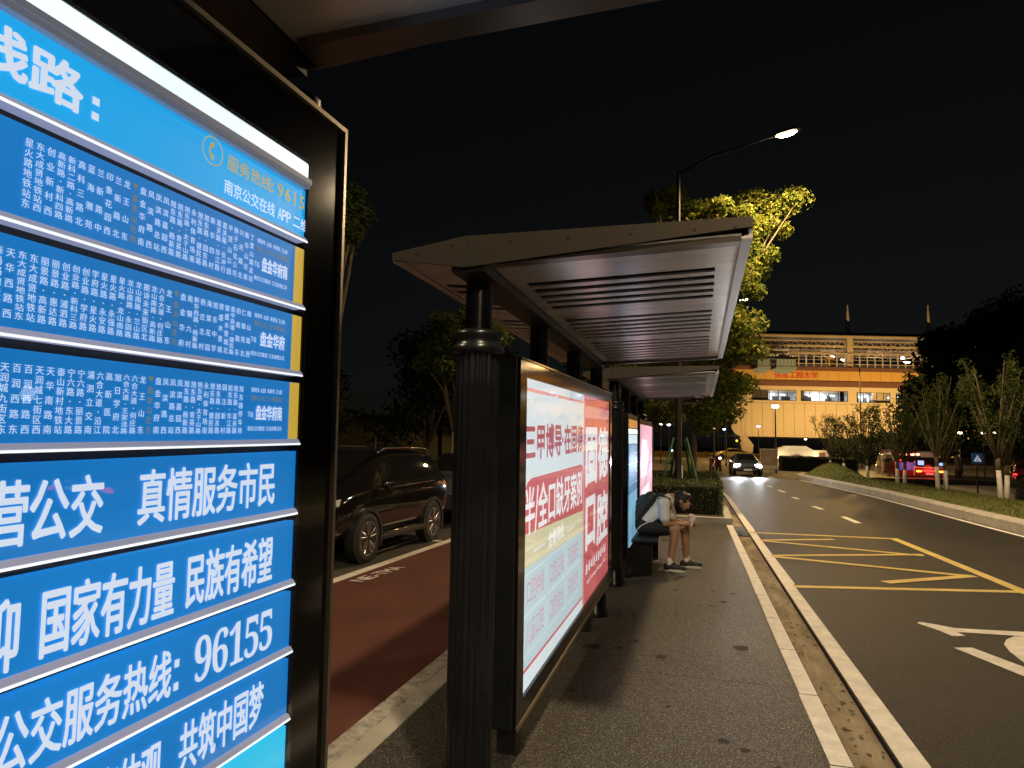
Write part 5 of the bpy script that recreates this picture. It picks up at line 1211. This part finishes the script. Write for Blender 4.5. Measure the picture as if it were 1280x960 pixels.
# hall: columns, railing, trusses, roof
for px in (939,1065,1167.5,1225): MB().box(bx(px)-.55,bx(px)+.55,.3,1.3,bz(459)+.002,bz(417)).build('column', M['steel'], st)
rl = MB(); rl.box(bx(936),XR,.1,.25,bz(442.5),bz(441)); rl.box(bx(936),XR,.1,.2,bz(455),bz(454.3))
for k in range(30):
    x = bx(942+k*9.6); 
    if x < XR: rl.box(x-.1,x+.1,.12,.24,bz(459)+.002,bz(441.2))
rl.build('railing', M['steel'], st)
MB().box(bx(940),XR,.26,.29,bz(458.5),bz(443)).build('railing_glass', M['glass'], st)
for y, tag_ in ((.8,0),(7.0,1),(12,2)):
    tr = MB(); za, zb2, zc_, zd = bz(439.5), bz(432.5), bz(431), bz(425)
    for zz_ in (za,zb2,zc_,zd): tr.box(bx(948),bx(1212),y-.07,y+.07,zz_-.09,zz_+.09)
    nseg = 44
    for a0, b0 in ((za,zb2),(zc_,zd)):
        for k in range(nseg):
            x0_, x1_ = bx(950)+(bx(1210)-bx(950))*k/nseg, bx(950)+(bx(1210)-bx(950))*(k+1)/nseg
            tr.path([(x0_,y,a0 if k%2 else b0),(x1_,y,b0 if k%2 else a0)], .055, 5)
    tr.build('truss', M['steel'], st)
MB().box(bx(938), bx(1214), -1.6, -1.2, bz(423), bz(420.5)).build('canopy_edge', M['steel'], st)
MB().box(bx(938), bx(1214), -1.19, 15, bz(421.2), bz(420.5)).build('ceiling', M['roomdark'], st)
MB().prism_x([(-2.0,bz(420.3)),(15.4,bz(420.3)),(13,bz(414.5)),(0,bz(414.5))][::-1], bx(935), bx(1217)).build('roof', M['roofm'], st)
for px, tp in ((1064.5,378),(1167,375.5)): MB().lathe([(.42,bz(416)),(.34,bz(400)),(.10,bz(tp))], (bx(px),.9,0), 12).build('mast', M['steel'], st)
MB().box(bx(940),XR,10,10.3,bz(459)+.01,bz(446)).build('back_screen', M['roomdark'], st)
for px, py, y in ((1051,443.5,3),(1141,443,3),(1090,448,8),(1166,434,-.2)): MB().ball((bx(px),y,bz(py)), (.42,.3,.28), 8).build('hall_lamp', M['lampcool'], st)
for px in (1000,1060,1120,1170): light('hall_light', 'POINT', (bx(px),5,bz(446)), 420, (1,.72,.45), st, None, .4)
MB().box(bx(1041),bx(1050),2,3,bz(458.9),bz(444)).build('kiosk', M['facadeor'], st)
# piers under the body
for px in (937,1085,1200):
    MB().prism_y([(bx(px-8),zb+.3),(bx(px-8),zb-1),(bx(px-4),-1),(bx(px+6),-1),(bx(px+9),zb-1.6),(bx(px-1),zb+.3)], 2, 5).build('pier', M['facade'], st)
# glazed pavilion with two hipped roofs, in front of the upper wall
pv = MB(); pvg = MB()
for a, b in ((939,958),(962,990)):
    xa, xb2 = bx(a), bx(b); z0_, z1_, z2_ = bz(462), bz(452.5), bz(446.5); ym = -1.6; xm = (xb2-xa)*.3
    pv.add([(xa,-3,z1_),(xb2,-3,z1_),(xb2,-.15,z1_),(xa,-.15,z1_),(xa+xm,ym,z2_),(xb2-xm,ym,z2_)], [(0,1,5,4),(2,3,4,5),(3,0,4),(1,2,5),(0,3,2,1)])
    pv.box(xa+.2,xb2-.2,-2.9,-.2,z0_-.3,z0_)
    nn = 5
    for k in range(nn+1): x = xa+.4+(xb2-xa-.8)*k/nn; pv.box(x-.06,x+.06,-2.8,-2.68,z0_,z1_-.01)
    pvg.box(xa+.4,xb2-.4,-2.66,-2.6,z0_+.01,z1_-.02)
    n = 12; arc = [(xa+(xb2-xa)*k/n, bz(462)-.35-.8*math.sin(math.pi*k/n)) for k in range(n+1)]
    pvg.prism_y(arc, -2.5, -.4)
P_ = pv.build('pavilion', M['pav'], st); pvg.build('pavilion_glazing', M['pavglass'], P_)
# floodlights on the ground before the station
for k, px in enumerate((930,980,1030,1080,1130,1185)):
    fx, fy = bx(px), -20.0
    f = empty('floodlight', st.matrix_world @ Vector((0,0,0)), 0, ('floodlight on the ground before the left end of the station','floodlight below the first lit station window','floodlight below the second lit station window','floodlight below the station between its masts','floodlight below the right station window','floodlight before the right end of the station')[k], 'floodlight', 'floodlights washing the station')
    c, s_ = math.cos(YAW), math.sin(YAW); f.location = (st.location.x+c*fx-s_*fy, st.location.y+s_*fx+c*fy, -.02); f.rotation_euler = (0,0,YAW)
    MB().rbox(-.3,.3,-.12,.12,.25,.6,.03).build('housing', M['lampgrey'], f); MB().box(-.05,.05,-.05,.05,0,.26).build('stand', M['lampgrey'], f)
    MB().box(-.25,.25,.121,.135,.29,.56).build('lens', M['lampsmall'], f)
    light('flood', 'SPOT', (0,.25,.6), (7900,8500,9300,10000,11000,12200)[k], (1.0,.60,.20), f, None, .2, 100, .9).rotation_euler = (R(90+33),0,0)

# ================================================================== BOARDS AND SIGNS BY THE JUNCTION
def wp(px, py, Y): return aty(px, py, Y)
b0 = wp(961.5,588,46); pb = empty('notice_board', (b0.x,46,-.05), YAW*.5, 'tall brown printed notice board right of the oncoming car', 'board')
h = wp(961.5,561,46).z+.05; w = 10.0*46/850
MB().rbox(-w,w,0,.12,.25,h,.02).build('panel', M['steel'], pb); MB().box(-w+.04,w-.04,-.012,-.001,.5,h-.06).build('print', M['poster'], pb)
for x in (-w*.8,w*.8): MB().box(x-.05,x+.05,.02,.1,-.1,.251).build('leg', M['lampgrey'], pb)
mo = empty('stone_monument', (wp(996,585,60).x,60,-.05), YAW, 'pale arched stone monument with a brown gear shaped relief, lit at both ends', 'monument')
sc_ = 60/850; zt = lambda py: wp(996,py,60).z+.05
prof = [(-24*sc_,-.2),(24*sc_,-.2),(24*sc_,zt(566)),(19*sc_,zt(562)),(9*sc_,zt(558)),(-12*sc_,zt(558)),(-20*sc_,zt(560.5)),(-24*sc_,zt(564))]
MB().prism_y(prof, 0, .5).build('wall', M['stone'], mo)
k = MB(); k.prism_y([(-19*sc_,zt(561.2)),(18*sc_,zt(561.8)),(10*sc_,zt(558.4)+.06),(-12*sc_,zt(558.4)+.06)], -.12, .55); k.build('coping', M['stone'], mo)
g = MB(); cx, cz, R1 = 0, zt(580), 12*sc_
n = 22; outer = []
for q in range(n*2+1):
    a = math.pi*q/(n*2); r_ = R1*(1.0 if (q//2)%2 else .9); outer.append((cx-r_*math.cos(a), cz+r_*math.sin(a)))
inner_ = [(cx-R1*.74*math.cos(math.pi*q/(n*2)), cz+R1*.74*math.sin(math.pi*q/(n*2))) for q in range(n*2+1)]
for q in range(n*2):
    g.add([(outer[q][0],-.03,outer[q][1]),(outer[q+1][0],-.03,outer[q+1][1]),(inner_[q+1][0],-.03,inner_[q+1][1]),(inner_[q][0],-.03,inner_[q][1])], [(0,1,2,3)])
for q in range(1,6):
    a = math.pi*q/6; g.path([(cx,-.04,cz),(cx-R1*.75*math.cos(a),-.04,cz+R1*.75*math.sin(a))], .09, 5)
g.path([(cx-R1*.42*math.cos(a),-.04,cz+R1*.42*math.sin(a)) for a in [math.pi*q/16 for q in range(17)]], .12, 5)
g.prism_y([(cx+R1*.1,cz-.3),(cx+R1*1.5,cz-.3),(cx+R1*1.2,cz+.15),(cx+R1*.9,cz+.35),(cx+R1*.1,cz+.35)], -.05, -.002)
g.build('relief', M['relief'], mo)
k = MB()
for q in range(4): k.box(cx+.15+q*.22, cx+.30+q*.22, -.07, -.052, cz+.02, cz+.20)
k.build('relief_blocks', M['signwhite'], mo)
for s in (-1,1):
    MB().rbox(s*21*sc_-.14, s*21*sc_+.14, -.42, -.16, zt(573), zt(571), .02).build('wall_lamp', M['lampsmall'], mo)
    light('wall_lamp_light', 'POINT', (s*20*sc_,-.8,zt(570)), 26, (1,.82,.5), mo, None, .1)
light('monument_light', 'SPOT', (0,-3.2,.35), 330, (1,.80,.48), mo, None, .15, 120, .8).rotation_euler = (R(112),0,0)
b1 = wp(1027,585,58); nb = empty('notice_board', (b1.x,58,-.05), YAW, 'pale orange notice board with a maroon panel, right of the monument', 'board')
h = wp(1027,563,58).z+.05; w = 8.5*58/850
MB().rbox(-w,w,0,.12,.2,h,.02).build('panel', M['facade'], nb); MB().box(-w*.35,w*.5,-.012,-.001,h*.62,h*.88).build('print', M['relief'], nb)
for x in (-w*.8,w*.8): MB().box(x-.05,x+.05,.02,.1,-.1,.201).build('leg', M['lampgrey'], nb)
light('board_light', 'POINT', (0,-1.5,.6), 25, AMBER, nb, None, .1)
# blue crossing sign
s0_ = wp(1221.5,573,36); sg = empty('crossing_sign', (s0_.x,36,-.32), YAW*.6, 'square blue pedestrian crossing sign above the dark hedge', 'sign'); h = s0_.z+.32
MB().lathe([(.035,0),(.03,h+.3)], (0,.05,0), 10).build('pole', M['lampgrey'], sg); w = 5.6*36/850
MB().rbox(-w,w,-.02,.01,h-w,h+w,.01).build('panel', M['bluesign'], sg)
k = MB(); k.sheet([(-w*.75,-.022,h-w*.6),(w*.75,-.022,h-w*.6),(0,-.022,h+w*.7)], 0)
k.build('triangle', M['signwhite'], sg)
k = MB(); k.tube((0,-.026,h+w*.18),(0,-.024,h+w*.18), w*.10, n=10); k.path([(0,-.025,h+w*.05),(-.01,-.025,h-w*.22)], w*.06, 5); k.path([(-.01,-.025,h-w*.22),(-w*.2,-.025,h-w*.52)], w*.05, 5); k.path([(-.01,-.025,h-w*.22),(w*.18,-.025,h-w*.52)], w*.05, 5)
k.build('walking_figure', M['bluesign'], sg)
# added ochre barrier: its colour stands in for the lamp-lit road surface
br = MB(); br.box(-30,40,96,96.3,-.06,.75); 
for k in range(24): br.box(-29.5+k*3,-29.3+k*3,95.9,96.4,-.06,.85)
tag(br.build('ochre_lit_band', M['yelroad']), 'long added ochre band for the lamp lit cross road behind the pale yellow car', 'barrier')
